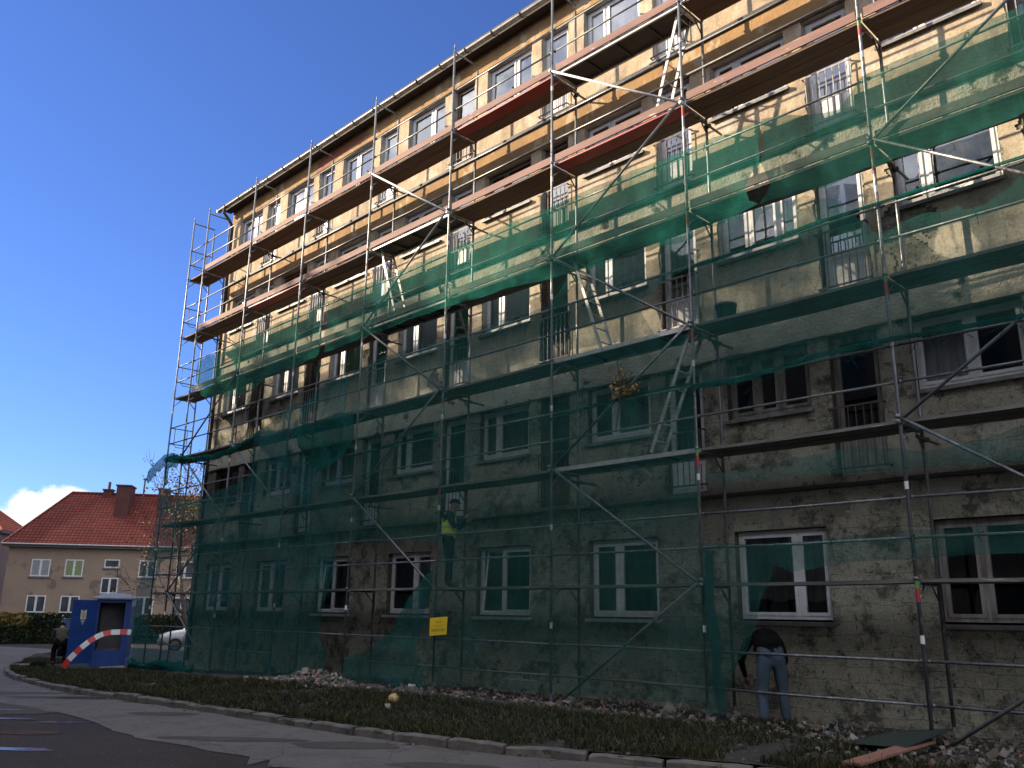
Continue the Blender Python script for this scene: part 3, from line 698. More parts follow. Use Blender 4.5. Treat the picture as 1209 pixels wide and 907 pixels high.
# wall ties
for i in range(1,len(PX)):
    for j in ((5,3) if i%2 else (6,4,2)):
        mb=MB(); z=ZL[j]-.17; mb.tube([(PX[i]+.05,.40,z),(PX[i]+.05,WY-.03,z)],.022,7); mb.box((PX[i]-.03,RY-.03,z-.03),(PX[i]+.08,RY+.03,z+.03)); mb.tube([(PX[i]+.05,.43,z),(PX[i]+.05,.395,z)],.026,7)
        obj('wall_tie',mb,M['galv_dark'],sca,True)

# ladders between the decks
def ladder(b,t,label,y0=.2,y1=.55,n=7):
    r=empty('ladder',(b[0],(y0+y1)/2,b[1]),label,'ladder',None)
    for y in (y0,y1):
        mb=MB(); p=V((b[0],y,b[1])); q=V((t[0],y,t[1])); d=(q-p).normalized(); s=V((d.z,0,-d.x))
        mb.obox((p+q)/2,s*.028,V((0,.012,0)),(q-p)/2); obj('stile',mb,M['alu'],r)
    for k in range(n):
        f=(k+.7)/n; p=V((b[0]+(t[0]-b[0])*f,0,b[1]+(t[1]-b[1])*f)); mb=MB(); mb.tube([p+V((0,y0+.012,0)),p+V((0,y1-.012,0))],.014,6); obj('rung',mb,M['alu'],r,True)
    return r
ladder((2.28,10.105),(2.88,12.08),'pale ladder rising to the topmost deck, highest of the four ladders')
ladder((1.02,6.105),(.36,8.08),'pale ladder leaning left under the green netted deck, above the fifth bay bucket level')['label']='pale ladder leaning left, its foot on the third deck beside a balcony door'
ladder((2.02,4.17),(2.86,6.08),'pale ladder leaning right between the second and third decks')
ladder((-5.08,8.26),(-5.78,10.08),'small pale ladder farthest left, seen partly through the upper green net')
# bucket on the third deck
bk=empty('bucket',(3.43,.36,ZL[3]),'dark plastic bucket standing on the third scaffold deck','bucket')
M['bucket']=flat('dark_blue_bucket',(.018,.035,.045),.5)
mb=MB(); mb.lathe((3.43,.36,ZL[3]+.004),[(.0,0),(.135,0),(.165,.27),(.175,.275),(.175,.31),(.165,.31),(.155,.27),(.128,.02),(0,.02)],20); obj('body',mb,M['bucket'],bk,True)
mb=MB(); mb.tube([(3.43+.18*math.cos(t),.36-.06*math.sin(t),ZL[3]+.29-.11*math.sin(t)) for t in [PI*k/12 for k in range(13)]],.006,5); obj('handle',mb,M['galv'],bk,True)
# yellow notice tied to the first rail
M['yellow']=mat('yellow_board',(.78,.56,.02),(.68,.47,.02),5,.6); M['yellow_ink']=flat('faded_brown_print',(.42,.27,.02))
sg=empty('notice_board',(-2.78,-.13,1.36),'small yellow notice board hung on the scaffold rail','notice board')
mb=MB(); mb.prism([(-3.03,1.175),(-2.54,1.215),(-2.52,1.54),(-3.03,1.505)],-.135,-.128,'y'); obj('board',mb,M['yellow'],sg)
mb=MB(); rnd=random.Random(2)
for z,h,a,b in ((1.42,.03,-2.86,-2.68),(1.355,.022,-2.9,-2.64),(1.26,.055,-2.97,-2.58)):
    x=a
    while x<b:
        w=rnd.uniform(.012,.03); mb.face([(x,-.1365,z+.06*(x+2.78)),(min(b,x+w),-.1365,z+.06*(x+w+2.78)),(min(b,x+w),-.1365,z+h+.06*(x+w+2.78)),(x,-.1365,z+h+.06*(x+2.78))]); x+=w+.012
obj('print',mb,M['yellow_ink'],sg,fix=False)
mb=MB()
for x in (-2.98,-2.58): mb.tube([(x,-.13,1.49+.06*(x+2.78)),(x,-.02,1.13+.0)],.003,4)
obj('wire',mb,M['galv_dark'],sg)

# ------------------------------------------------------------------ debris netting
def net(name,label,poly,holes=(),m='net',step=.16,y0=-.075,bulge=.07,seed=1,edge=.05,group='green debris nets'):
    P,T=sheet(poly,step,holes,edge=edge,seed=seed); mb=MB()
    for p_ in P:
        x,z=p_.x,p_.y
        bx=min(abs(x-q) for q in PX); bx=min(1,bx/1.2)
        zf=min(abs(z-(q+d)) for q in ZL for d in (.5,1.0)); zf=min(1,.35+zf/.5)
        w=abs(noise.noise(V((x*.55,z*.8,seed))))+.45*abs(noise.noise(V((x*1.9,z*1.4,seed+4))))+.2*noise.noise(V((x*5,z*3,seed)))
        mb.v.append((x,y0-bulge*(.25+bx*zf*1.6)*w*1.7,z))
    mb.f=T; mb.m=[0]*len(T)
    lo=V((sum(p_.x for p_ in P)/len(P),y0,min(p_.y for p_ in P)))
    o=obj(name,mb,M[m],None,True,fix=False); tag(o,label,'debris net',group)
    # cord ties where the upper edge is lashed to a rail
    rnd=random.Random(seed+50); x=min(p_[0] for p_ in poly)+.3; x1=max(p_[0] for p_ in poly)
    while x<x1:
        for q in ZL:
            for d in (1.0,.5):
                z=q+d
                if inside((x,z-.10),poly) and not inside((x,z+.10),poly):
                    t=MB(); t.tube([(x+.03*math.cos(a),y0*.25+.055*math.sin(a)*1.0,z-.01+.035*math.cos(a)) for a in [2*PI*k/8 for k in range(9)]],.006,4); t.tube([(x,y0*1.0,z-.03),(x+rnd.uniform(-.03,.03),y0*1.2,z-rnd.uniform(.1,.22))],.005,3)
                    obj('tie',t,M['net_dense'],o)
        x+=rnd.uniform(.55,1.1)
    return o
net('debris_net','clean green net strip at the left end of the fourth deck, curling against the sky',[(-14.45,8.95),(-14.68,8.65),(-14.6,8.3),(-14.3,8.05),(-13.9,7.68),(-12.9,7.5),(-11.4,7.35),(-9.8,7.62),(-7.72,7.72),(-7.6,8.2),(-7.72,8.6),(-7.62,9.0),(-7.72,9.12),(-9.07,9.11),(-11.89,8.98),(-13.1,8.9)],m='net_top',seed=2)
net('debris_net','long sunlit green net strip on the fourth deck with a round hole at its right',[(-7.52,9.1),(-7.45,8.7),(-7.56,8.3),(-7.5,7.75),(-6,7.8),(-3.1,7.82),(0,7.66),(1.2,7.58),(2.2,7.52),(3.05,7.5),(4.39,7.66),(4.2,7.8),(4.17,8.03),(4.3,8.2),(4.43,8.35),(4.40,8.6),(4.46,9.06),(3.02,9.12),(0,9.12),(-3,9.12),(-6,9.12)],m='net_top',seed=3)
net('debris_net','green net strip at the right of the fourth deck, dipping beside a balcony door',[(4.5,9.05),(4.52,8.6),(4.46,8.35),(4.55,8.1),(4.62,7.87),(4.55,7.72),(4.4,7.63),(5.5,7.6),(6.1,7.66),(7.6,7.62),(9.13,7.7),(10.6,7.6),(12.2,7.7),(12.2,9.12),(9.1,9.12),(7.5,9.1),(6.05,9.1),(5.85,8.85),(5.7,8.7),(5.4,8.78),(4.99,8.9)],m='net_shaded',seed=4,edge=.04)
net('debris_net','torn green net wrapping the lower left corner of the scaffold down to the grass',
    [(-16.25,5.0),(-14.9,4.75),(-13.5,4.63),(-12.4,4.78),(-11.4,4.87),(-10.7,5.0),(-10.46,6.11),(-9.13,6.6),(-8.1,6.65),(-6.9,7.0),(-6.4,7.0),(-6.42,5),(-6.45,2.89),(-6.47,2.26),(-6.79,1.56),(-6.93,1.07),(-6.55,.67),(-6.62,.25),(-9,.1),(-13,-.02),(-16.7,-.12),(-17.0,1.2),(-16.9,1.9),(-17.05,2.2),(-16.9,2.5),(-16.4,3.57)],
    [[(-15.6,2.91),(-14.6,3.2),(-13.73,3.45),(-13.4,2.6),(-13.29,2.04),(-13.48,.7),(-14.43,.62),(-16.19,1.21),(-15.95,2.06)]],seed=5,m='net_left')
net('debris_net','broad green net over the middle bays, curving away above the rubble heap',
    [(-6.5,7.04),(-5.15,7.15),(-3,7.12),(0,7.12),(.25,7.3),(.5,7.6),(1.5,7.66),(3.02,7.6),(3.04,7.0),(2.84,6.97),(2.12,6.71),(2.12,6.46),(2.25,6.25),(2.41,6.01),(2.75,5.9),(3.04,5.95),(3.06,3),(3.05,.4),(1.5,.38),(0,.36),(-3,.28),(-5.95,.22),(-5.9,.65),(-4.89,.89),(-4.08,1.33),(-3.63,1.9),(-3.34,2.26),(-2.94,2.49),(-2.91,2.95),(-4.5,3.05),(-6.04,3.09),(-6.5,2.95)],seed=6)
net('debris_net','green net between second and third decks at the right, torn before a window',
    [(3.1,7.62),(5.1,7.55),(5.6,7.3),(6.0,6.72),(6.17,6.64),(6.57,6.75),(7.1,6.70),(7.4,6.6),(7.87,6.8),(9.3,6.8),(12.2,6.9),(12.2,5.05),(9.3,5.05),(7.67,5.06),(6.08,5.1),(5,5.02),(3.8,4.95),(3.08,5.0)],
    [[(4.2,7.12),(4.22,7.3),(4.4,7.5),(4.58,7.53),(4.6,7.35),(4.82,7.18),(4.6,7.08)]],seed=7)
net('debris_net','dense green net sheet sweeping down in a curve left of the yellow notice',
    [(-2.96,2.44),(-3.36,2.2),(-3.66,1.84),(-4.1,1.28),(-4.9,.84),(-5.88,.60),(-5.8,.3),(-5.0,.22),(-4.0,.2),(-3.2,.24),(-3.45,.9),(-3.25,1.5),(-3.05,2.0)],m='net_left',seed=21,step=.11,bulge=.13,y0=-.10)
net('debris_net','low green net strip drooping along the first deck rail at the right',
    [(3.08,2.66),(4.1,2.58),(6.1,2.66),(7.36,2.68),(9.3,2.7),(12.2,2.7),(12.2,2.4),(9.3,2.42),(7.33,2.36),(5.26,2.30),(4.55,2.2),(4.25,2.28),(3.94,1.5),(3.78,1.2),(3.6,1.0),(3.3,.3),(3.06,.25)],seed=8,step=.12)
net('debris_net','narrow loose green net strip slung below the second deck at the right',
    [(3.2,3.68),(4.4,3.70),(5.5,3.80),(6.5,3.6),(7.5,3.78),(9.3,3.8),(9.3,3.5),(7.45,3.38),(6.4,3.42),(5.3,3.45),(4.3,3.5),(3.2,3.55)],seed=9,step=.12)
net('debris_net','tattered green net flap fluttering from the top left corner of the lower netting',
    [(-17.3,5.55),(-16.95,5.92),(-16.3,6.25),(-15.5,6.2),(-14.9,6.0),(-15.2,5.7),(-15.55,5.75),(-15.7,5.3),(-15.95,5.2),(-16.1,5.85),(-16.6,5.75),(-17.15,5.42)],m='net_dense',seed=11,step=.1,bulge=.12)
def net_roll(label,pts,r,seed=0,m='net_dense'):
    """bunched net lying along a rail: crumpled, ridged bundle"""
    rnd=random.Random(seed); P=lerp_poly([V(p) for p in pts],.09); mb=MB(); n=11; rings=[]
    for i,p_ in enumerate(P):
        rr=r*(.7+.7*abs(noise.noise(V((i*.12,seed,0)))))
        ring=[]
        d=(P[min(i+1,len(P)-1)]-P[max(0,i-1)]).normalized(); a=d.cross(V((0,1,0)));
        if a.length<.1: a=V((0,0,1))
        a.normalize(); b=a.cross(d)
        for k in range(n):
            t=2*PI*k/n; q=rr*(.65+.7*abs(noise.noise(V((math.cos(t)*1.7,math.sin(t)*1.7,i*.05+seed)))))*(1.25 if k%3==0 else .8)
            ring.append(len(mb.v)); mb.v.append(tuple(p_+a*math.cos(t)*q*1.3+b*math.sin(t)*q*.7+V((0,0,-.25*r*math.sin(i*.17)))))
        rings.append(ring)
    for A,B in zip(rings,rings[1:]):
        for k in range(n): mb.f.append((A[k],A[(k+1)%n],B[(k+1)%n],B[k])); mb.m.append(0)
    for e in range(int(len(P)*.5)):
        i=rnd.randrange(len(P)); p_=P[i]; l=rnd.uniform(.08,.3)
        mb.tube([p_,p_+V((rnd.uniform(-.1,.1),-.03,-l*.5)),p_+V((rnd.uniform(-.25,.25),-.03,-l))],.004,3)
    o=obj('rolled_net',mb,M[m],None,True,fix=False); tag(o,label,'rolled net','rolled up green nets'); return o
net_roll('rolled green net bundled along the second deck guard rail at the right',[(3.0,-.06,5.06),(3.9,-.06,5.02),(5,-.06,5.13),(6.08,-.06,5.15),(7.7,-.06,5.12),(9.2,-.06,5.15),(12.1,-.06,5.1)],.038,1)
net_roll('rolled green net drooping across the second deck rail beneath the middle ladder',[(0,-.05,4.98),(.9,-.06,5.06),(1.8,-.06,5.1),(3.0,-.06,5.1)],.026,2)
net_roll('bunched green net stretched along the third deck at the left corner',[(-16.2,-.06,6.05),(-15.6,-.06,6.12),(-14.3,-.06,5.85),(-13,-.06,5.78),(-11.8,-.06,5.88),(-10.4,-.06,6.12)],.085,3)
net_roll('dark net bundle hanging down the post beside the bending man',[(3.16,-.02,2.55),(3.14,-.03,1.9),(3.22,-.02,1.2),(3.2,-.02,.7),(3.28,-.02,.3)],.07,4,'net_left')
net_roll('thin green net gathered along the third deck rail at the right',[(3.1,-.06,7.02),(4.5,-.06,7.06),(5.2,-.06,7.1),(6.05,-.06,7.1),(7.6,-.06,7.12),(9.1,-.06,7.1),(12,-.06,7.1)],.028,5)
net_roll('green net heaped on the ground at the left foot of the scaffold',[(-17.0,-.1,.05),(-16,-.12,.0),(-15,-.12,.06),(-14,-.1,.0),(-12.8,-.1,.04)],.13,6)
net('debris_net','dark doubled green net sagging like a bag under the third deck left of centre',[(-8.5,6.0),(-6.05,6.05),(-5.95,5.45),(-6.3,5.05),(-6.9,4.72),(-7.5,4.85),(-7.9,5.25)],m='net_dense',seed=13,step=.12,bulge=.16)
net('debris_net','small dark green net wedge below the third deck near the second post from the left',[(-10.5,6.1),(-8.9,6.05),(-8.7,5.2),(-9.1,4.95),(-9.6,5.35)],m='net_left',seed=14,step=.12,bulge=.12)
net_roll('thin green net gathered on the second deck rail left of centre',[(-6.0,-.07,5.02),(-5.2,-.07,5.06),(-4.2,-.07,5.12),(-3.1,-.07,5.1)],.03,7)
# yellow leaves caught on the net
mb=MB(); rnd=random.Random(9)
mb.tube([(1.50,-.06,4.55),(1.58,-.09,4.85),(1.62,-.10,5.05),(1.66,-.12,5.35),(1.60,-.12,5.72)],.011,5); mb.tube([(1.62,-.10,5.08),(1.50,-.13,5.35),(1.46,-.13,5.5)],.006,4); mb.tube([(1.64,-.11,5.15),(1.85,-.13,5.28),(2.05,-.12,5.3)],.006,4); mb.tube([(1.66,-.12,5.3),(1.80,-.14,5.5)],.004,4); mb.tube([(1.7,-.1,5.1),(2.0,-.12,5.2)],.004,4)
for i in range(150):
    a=rnd.random(); x=1.62+rnd.gauss(.03,.11); z=5.1+abs(rnd.gauss(.16,.2)); y=-.13+rnd.gauss(0,.05); 
    if rnd.random()<.25: x=1.9+rnd.gauss(0,.12); z=5.15+rnd.gauss(.05,.05)
    u=V((rnd.gauss(0,1),rnd.gauss(0,1),rnd.gauss(0,1))).normalized()*.028; w=u.orthogonal().normalized()*.02; c=V((x,y,z))
    mb.face([c-u,c+w,c+u,c-w],1)
M['leaf_y']=mat('autumn_yellow_leaves',(.27,.165,.03),(.15,.085,.02),5,.7,world=True); M['bark']=mat('grey_bark',(.10,.085,.07),(.06,.05,.042),6,.9,.4,30)
o=obj('leafy_twig',mb,[M['bark'],M['leaf_y']],fix=False); tag(o,'sprig of yellow autumn leaves caught on the netting before a white window','twig')

# ------------------------------------------------------------------ rubble and small things on the ground
def chunk(mb,c,s,rnd,m):
    q=len(mb.v); rot=Matrix.Rotation(rnd.uniform(0,6.28),3,V((rnd.gauss(0,1),rnd.gauss(0,1),rnd.gauss(0,1))).normalized())
    for dz in (-1,1):
        for a,b in ((-1,-1),(1,-1),(1,1),(-1,1)):
            mb.v.append(tuple(V(c)+rot@V((a*s[0]*rnd.uniform(.6,1.1),b*s[1]*rnd.uniform(.6,1.1),dz*s[2]*rnd.uniform(.6,1.1)))))
    for f in ((0,3,2,1),(4,5,6,7),(0,1,5,4),(1,2,6,5),(2,3,7,6),(3,0,4,7)): mb.f.append(tuple(q+i for i in f)); mb.m.append(m)
M['rub_white']=mat('white_plaster_rubble',(.32,.305,.275),(.19,.18,.16),8,.9); M['rub_brown']=mat('brown_mortar_rubble',(.15,.115,.085),(.09,.075,.06),8,.95); M['rub_red']=mat('brick_rubble',(.30,.11,.07),(.20,.08,.055),8,.9); M['rub_grey']=mat('grey_concrete_rubble',(.20,.19,.175),(.12,.115,.105),8,.9)
mb=MB(); rnd=random.Random(12)
for i in range(2900):
    t=rnd.random()
    if t<.24: x=rnd.gauss(-6.2,.75); y=rnd.gauss(-.75,.33); h=.26*math.exp(-((x+6.2)/.85)**2-((y+.65)/.45)**2)*rnd.random()
    elif t<.75: x=rnd.uniform(-5,8.2); y=rnd.uniform(-.75,.9)*(.8)+.05; h=.10*rnd.random()*max(0,min(1,(y+.6)))
    elif t<.86: x=rnd.uniform(5.2,9); y=rnd.uniform(-1.4,.4); h=.06*rnd.random()
    else: x=rnd.uniform(-12,7); y=kerb_y(x)+rnd.uniform(-.25,2.2); h=0
    s=rnd.uniform(.010,.038)*(1.4 if t<.24 or rnd.random()<.1 else 1)
    if t>=.86: s*=.6
    mm=rnd.choices([0,1,2,3],[.07,.62,.03,.28] if t>.24 else [.30,.40,.06,.24])[0]
    zz=zv(x,y) if y>kerb_y(x)+.08 else zr(x)
    if 0<i%60<2: s=rnd.uniform(.05,.095)
    chunk(mb,(x,y,zz+h+s*.2),(s,s*rnd.uniform(.5,1.2),s*rnd.uniform(.25,.7)),rnd,mm)
struct('rubble',mb,[M['rub_white'],M['rub_brown'],M['rub_red'],M['rub_grey']],kind='stuff')
tag(bpy.data.objects['rubble'],'plaster and mortar rubble scattered at the foot of the wall','rubble',kind='stuff')
mb=MB(); z=zv(-1.65,.85); mb.obox((-1.65,.93,z+.14),V((.43,0,0)),V((0,.045,.012)),V((0,-.02,.115))); tag(obj('concrete_block',mb,M['rub_white']),'pale concrete block leaning against the foot of the wall','concrete block')
mb=MB(); z=zv(-1.7,-1.95); mb.lathe((0,0,0),[(0,-.09)]+[(.09*math.sin(PI*k/10),-.09*math.cos(PI*k/10)) for k in range(1,10)]+[(0,.09)],16); mb.v=[(-1.7+v[0],-1.95+v[1],z+.08+v[2]) for v in mb.v]
tag(obj('ball',mb,mat('scuffed_yellow_ball',(.55,.42,.18),(.36,.24,.10),7,.6,spots=((.16,.10,.06),6,.58)),smooth=True),'scuffed yellowish ball lying in the grass near the rubble heap','ball')
mb=MB(); z=zv(6.1,-1.2)+.07; a=V((6.12,-.30,z+.05)); b=V((6.05,-2.1,z-.02)); d=(b-a).normalized(); s=V((d.y,-d.x,0)).normalized(); mb.obox((a+b)/2,s*.10,(b-a)/2,V((0,0,.012))); tag(obj('red_board',mb,mat('orange_red_board',(.27,.125,.085),(.20,.095,.065),4,.8,.3,30)),'flat orange red board lying in the rubble at the right post','board')
mb=MB(); mb.face([(5.35,-.85,zv(5.3,-.8)+.06),(6.15,-.95,zv(6.1,-.9)+.10),(6.3,.1,zv(6,.1)+.22),(5.5,.25,zv(5.5,.2)+.10)]); mb.face([(5.35,-.85,zv(5.3,-.8)+.05),(5.5,.25,zv(5.5,.2)+.09),(6.3,.1,zv(6,.1)+.21),(6.15,-.95,zv(6.1,-.9)+.09)])
tag(obj('plastic_sheet',mb,mat('dark_green_sheet',(.018,.032,.026),(.028,.036,.03),3,.5),fix=False),'dark green sheet lying over the rubble beside the right post','sheet')
for (x,y,s,lab) in ((2.25,.15,.10,'white rounded rubble lump lying under the red curtained window'),(-5.75,-.80,.11,'large bluish white plaster slab lying on the rubble heap')):
    mb=MB(); rnd=random.Random(int(s*100)); chunk(mb,(x,y,zv(x,y)+s*(.6 if x>0 else 1.5)),(s*1.3,s,s*(.8 if x>0 else .3)),rnd,0); tag(obj('plaster_lump',mb,M['rub_white']),lab,'rubble lump')

# ------------------------------------------------------------------ people
def skin_mesh(nodes_, edges, root=0, sub=3):
    me=bpy.data.meshes.new('tmp'); me.from_pydata([n[0] for n in nodes_],[],[]) if not edges else me.from_pydata([n[0] for n in nodes_],edges,[])
    o=bpy.data.objects.new('tmp',me); C.objects.link(o)
    o.modifiers.new('skin','SKIN'); sv=me.skin_vertices[0].data
    for i,n in enumerate(nodes_):
        r=n[1]; sv[i].radius=(r,r) if isinstance(r,(int,float)) else r
        sv[i].use_root=(i==root)
    s=o.modifiers.new('sub','SUBSURF'); s.levels=sub; s.render_levels=sub
    dg=bpy.context.evaluated_depsgraph_get(); dg.update()
    out=bpy.data.meshes.new_from_object(o.evaluated_get(dg)); bpy.data.objects.remove(o); return out
def person(label,loc,rz,J,mats,seed=0,extras=()):
    """J: joints (name->xyz local, facing +Y). Body is one skinned surface; returns the root"""
    r=empty('person',loc,label,'person',None,rz)
    nd=[];ed=[];ix={};mt=[]
    def add(n,p,rad,par=None,m=0):
        ix[n]=len(nd); nd.append((tuple(p),rad)); mt.append(m)
        if par: ed.append((ix[par],ix[n]))
    j={k:V(v) for k,v in J.items()}
    add('pelvis',j['pelvis'],(.175,.14),None,1); add('waist',j['waist'],(.17,.135),'pelvis',0); add('chest',j['chest'],(.205,.15),'waist',0); add('shoulder',j['shoulder'],(.15,.10),'chest',0)
    add('neck',j['neck'],.055,'shoulder',2); hd=(j['head']-j['neck']); u=hd.normalized()
    add('jaw',j['neck']+hd*.55,.075,'neck',2); add('head',j['head'],.098,'jaw',2); add('crown',j['head']+u*.075,.075,'head',2)
    fd=V(J.get('face',(0,1,0))).normalized(); add('nose',j['head']-u*.02+fd*.115,.014,'head',2)
    for s in ('L','R'):
        add('sh'+s,j['sh'+s],.075,'shoulder',0); add('el'+s,j['el'+s],.052,'sh'+s,0); add('wr'+s,j['wr'+s],.034,'el'+s,0)
        d=(j['wr'+s]-j['el'+s]).normalized(); sd=d.cross(V((0,0,1)));
        if sd.length<.3: sd=d.cross(V((0,1,0)))
        sd.normalize(); up_=sd.cross(d)
        add('palm'+s,j['wr'+s]+d*.07,(.042,.022),'wr'+s,2)
        for k,(o_,ln) in enumerate(((-.03,.062),(-.01,.075),(.011,.072),(.03,.055))):
            b0=j['wr'+s]+d*.10+sd*o_; add('f%d%s'%(k,s),b0+d*.03,.0095,'palm'+s,2); add('g%d%s'%(k,s),b0+d*ln-up_*.02,.008,'f%d%s'%(k,s),2)
        add('th'+s,j['wr'+s]+d*.06+sd*.05,.011,'palm'+s,2); add('ti'+s,j['wr'+s]+d*.10+sd*.062,.009,'th'+s,2)
        add('hip'+s,j['hip'+s],.115,'pelvis',1); add('thi'+s,j['hip'+s].lerp(j['kn'+s],.5),.10,'hip'+s,1); add('kn'+s,j['kn'+s],.078,'thi'+s,1); add('cal'+s,j['kn'+s].lerp(j['an'+s],.35),.076,'kn'+s,1); add('hem'+s,j['kn'+s].lerp(j['an'+s],.9),.070,'cal'+s,1); add('an'+s,j['an'+s],.048,'hem'+s,3)
        f=V(J.get('toe'+s,(0,1,0))).normalized(); add('ft'+s,j['an'+s]+f*.10-V((0,0,.045)),(.052,.040),'an'+s,3); add('to'+s,j['an'+s]+f*.20-V((0,0,.055)),(.050,.030),'ft'+s,3)
    me=skin_mesh(nd,ed); 
    for m_ in mats: me.materials.append(m_)
    pos=[V(n[0]) for n in nd]
    segs=[(pos[a],pos[b],mt[b]) for a,b in ed]
    for p_ in me.polygons:
        c=p_.center; best=1e9;bm_=0
        for a,b,m_ in segs:
            ab=b-a; t=max(0,min(1,(c-a).dot(ab)/max(1e-9,ab.length_squared))); dd=(a+ab*t-c).length
            if dd<best: best=dd;bm_=m_
        p_.material_index=bm_; p_.use_smooth=True
    o=bpy.data.objects.new('body',me); C.objects.link(o); o.parent=r
    return r,j,u,fd
M['skin']=flat('weathered_skin',(.30,.17,.12),.6); M['navy']=mat('dark_navy_cloth',(.012,.014,.02),(.022,.024,.03),9,.9,spec=.1); M['black']=mat('black_cloth',(.005,.005,.006),(.009,.009,.009),9,.95,spec=.08); M['jeans']=mat('blue_denim',(.045,.066,.092),(.058,.080,.108),8,.9,spec=.1); M['brownc']=mat('brown_jacket',(.06,.045,.036),(.038,.03,.025),8,.9); M['boot']=flat('dark_boots',(.04,.028,.02),.7)
M['hiviz']=mat('yellow_hi_vis',(.50,.72,.05),(.38,.58,.05),6,.8); M['reflect']=flat('grey_reflective_tape',(.34,.36,.30),.4)
def dome(center,u,f,r,h,m,name,parent,brim=0):
    mb=MB(); u=V(u).normalized(); f=(V(f)-u*V(f).dot(u)).normalized(); s=u.cross(f); n=14; prev=None
    for k in range(6):
        t=PI/2*k/5; ring=[]
        for i in range(n):
            a=2*PI*i/n; ring.append(len(mb.v)); mb.v.append(tuple(V(center)+(f*math.cos(a)+s*math.sin(a)*.88)*r*math.cos(t)+u*h*math.sin(t)))
        if prev:
            for i in range(n): mb.f.append((prev[i],prev[(i+1)%n],ring[(i+1)%n],ring[i])); mb.m.append(0)
        prev=ring
    if brim:
        q=[tuple(V(center)+f*(r*.8*math.cos(a))+s*(r*.8*math.sin(a))+f*brim*math.cos(a)+u*-.004) for a in [-1.1+2.2*i/8 for i in range(9)]]
        q2=[tuple(V(center)+f*(r*.92*math.cos(a))+s*(r*.85*math.sin(a))+u*.012) for a in [-1.1+2.2*i/8 for i in range(9)]]
        for i in range(8): mb.face([q[i],q[i+1],q2[i+1],q2[i]])
    return obj(name,mb,m,parent,True,local=True)
# worker in hi-vis vest on the first deck
J={'pelvis':(0,0,.93),'waist':(0,.0,1.07),'chest':(0,.0,1.26),'shoulder':(0,.02,1.41),'neck':(0,.05,1.50),'head':(0,.10,1.62),'face':(0,1,-.1),
   'shL':(-.19,.02,1.39),'shR':(.19,.02,1.39),'elL':(-.27,.16,1.16),'elR':(.27,.16,1.16),'wrL':(-.17,.34,1.30),'wrR':(.17,.34,1.34),
   'hipL':(-.09,0,.88),'hipR':(.09,0,.88),'knL':(-.11,.02,.48),'knR':(.11,.04,.48),'anL':(-.12,-.02,.085),'anR':(.12,.05,.085)}
r,j,u,fd=person('worker in yellow hi-vis vest and dark cap standing on the lowest deck facing the wall',(-3.06,.30,ZL[1]+.0),math.radians(-50),J,[M['navy'],M['navy'],M['skin'],M['boot']])
dome(j['head']+V((0,0,.035)),(0,0,1),(0,1,0),.112,.095,M['black'],'cap',r,.07)
nd=[((0,-.0,.90),(.20,.175)),((0,0,1.07),(.195,.165)),((0,0,1.26),(.225,.175)),((0,.02,1.40),(.185,.12)),((0,.03,1.45),(.12,.09))]
me=skin_mesh(nd,[(0,1),(1,2),(2,3),(3,4)]); me.materials.append(M['hiviz']); me.materials.append(M['reflect'])
for p_ in me.polygons:
    p_.use_smooth=True; z=p_.center.z; p_.material_index=1 if (1.0<z<1.05 or 1.14<z<1.19) else 0
o=bpy.data.objects.new('vest',me); C.objects.link(o); o.parent=r
# man bending at the wall, blue jeans
J={'pelvis':(0,-.02,.95),'waist':(0,.10,1.06),'chest':(0,.27,1.14),'shoulder':(0,.42,1.14),'neck':(0,.53,1.08),'head':(0,.62,.98),'face':(0,.5,-.9),
   'shL':(-.21,.38,1.12),'shR':(.21,.38,1.12),'elL':(-.33,.42,.84),'elR':(.31,.46,.84),'wrL':(-.25,.54,.62),'wrR':(.20,.58,.62),
   'hipL':(-.105,-.02,.87),'hipR':(.105,-.02,.87),'knL':(-.13,.03,.48),'knR':(.14,.03,.48),'anL':(-.15,-.06,.085),'anR':(.16,-.04,.085)}
r,j,u,fd=person('man in black jacket and blue jeans bending over at the wall',(3.95,.18,zv(3.9,.2)-.005),math.radians(42),J,[M['black'],M['jeans'],M['skin'],M['boot']])
dome(j['head']+u*.01,u-fd*.6,fd,.108,.115,M['black'],'hair',r)
me=skin_mesh([((0,-.03,.99),(.20,.155)),((0,.10,1.075),(.205,.165)),((0,.27,1.15),(.225,.17)),((0,.40,1.15),(.19,.13))],[(0,1),(1,2),(2,3)]); me.materials.append(M['black'])
for p_ in me.polygons: p_.use_smooth=True
o=bpy.data.objects.new('jacket',me); C.objects.link(o); o.parent=r
# man stooping by the dark car
J={'pelvis':(0,-.10,.72),'waist':(0,.02,.84),'chest':(.0,.17,.98),'shoulder':(0,.28,1.07),'neck':(0,.35,1.12),'head':(0,.43,1.19),'face':(0,.9,-.4),
   'shL':(-.19,.27,1.05),'shR':(.19,.27,1.05),'elL':(-.26,.38,.80),'elR':(.27,.36,.80),'wrL':(-.18,.56,.66),'wrR':(.18,.54,.64),
   'hipL':(-.10,-.08,.68),'hipR':(.10,-.08,.68),'knL':(-.16,.28,.46),'knR':(.17,.26,.44),'anL':(-.15,.03,.085),'anR':(.17,-.0,.085)}
r,j,u,fd=person('man in brown jacket crouching with bent knees beside the dark car',(-19.55,-1.24,zv(-19.5,-1.24)-.01),math.radians(75),J,[M['brownc'],M['black'],M['skin'],M['boot']])
dome(j['head']+u*.005,u-fd*.5,fd,.108,.11,M['black'],'hair',r)

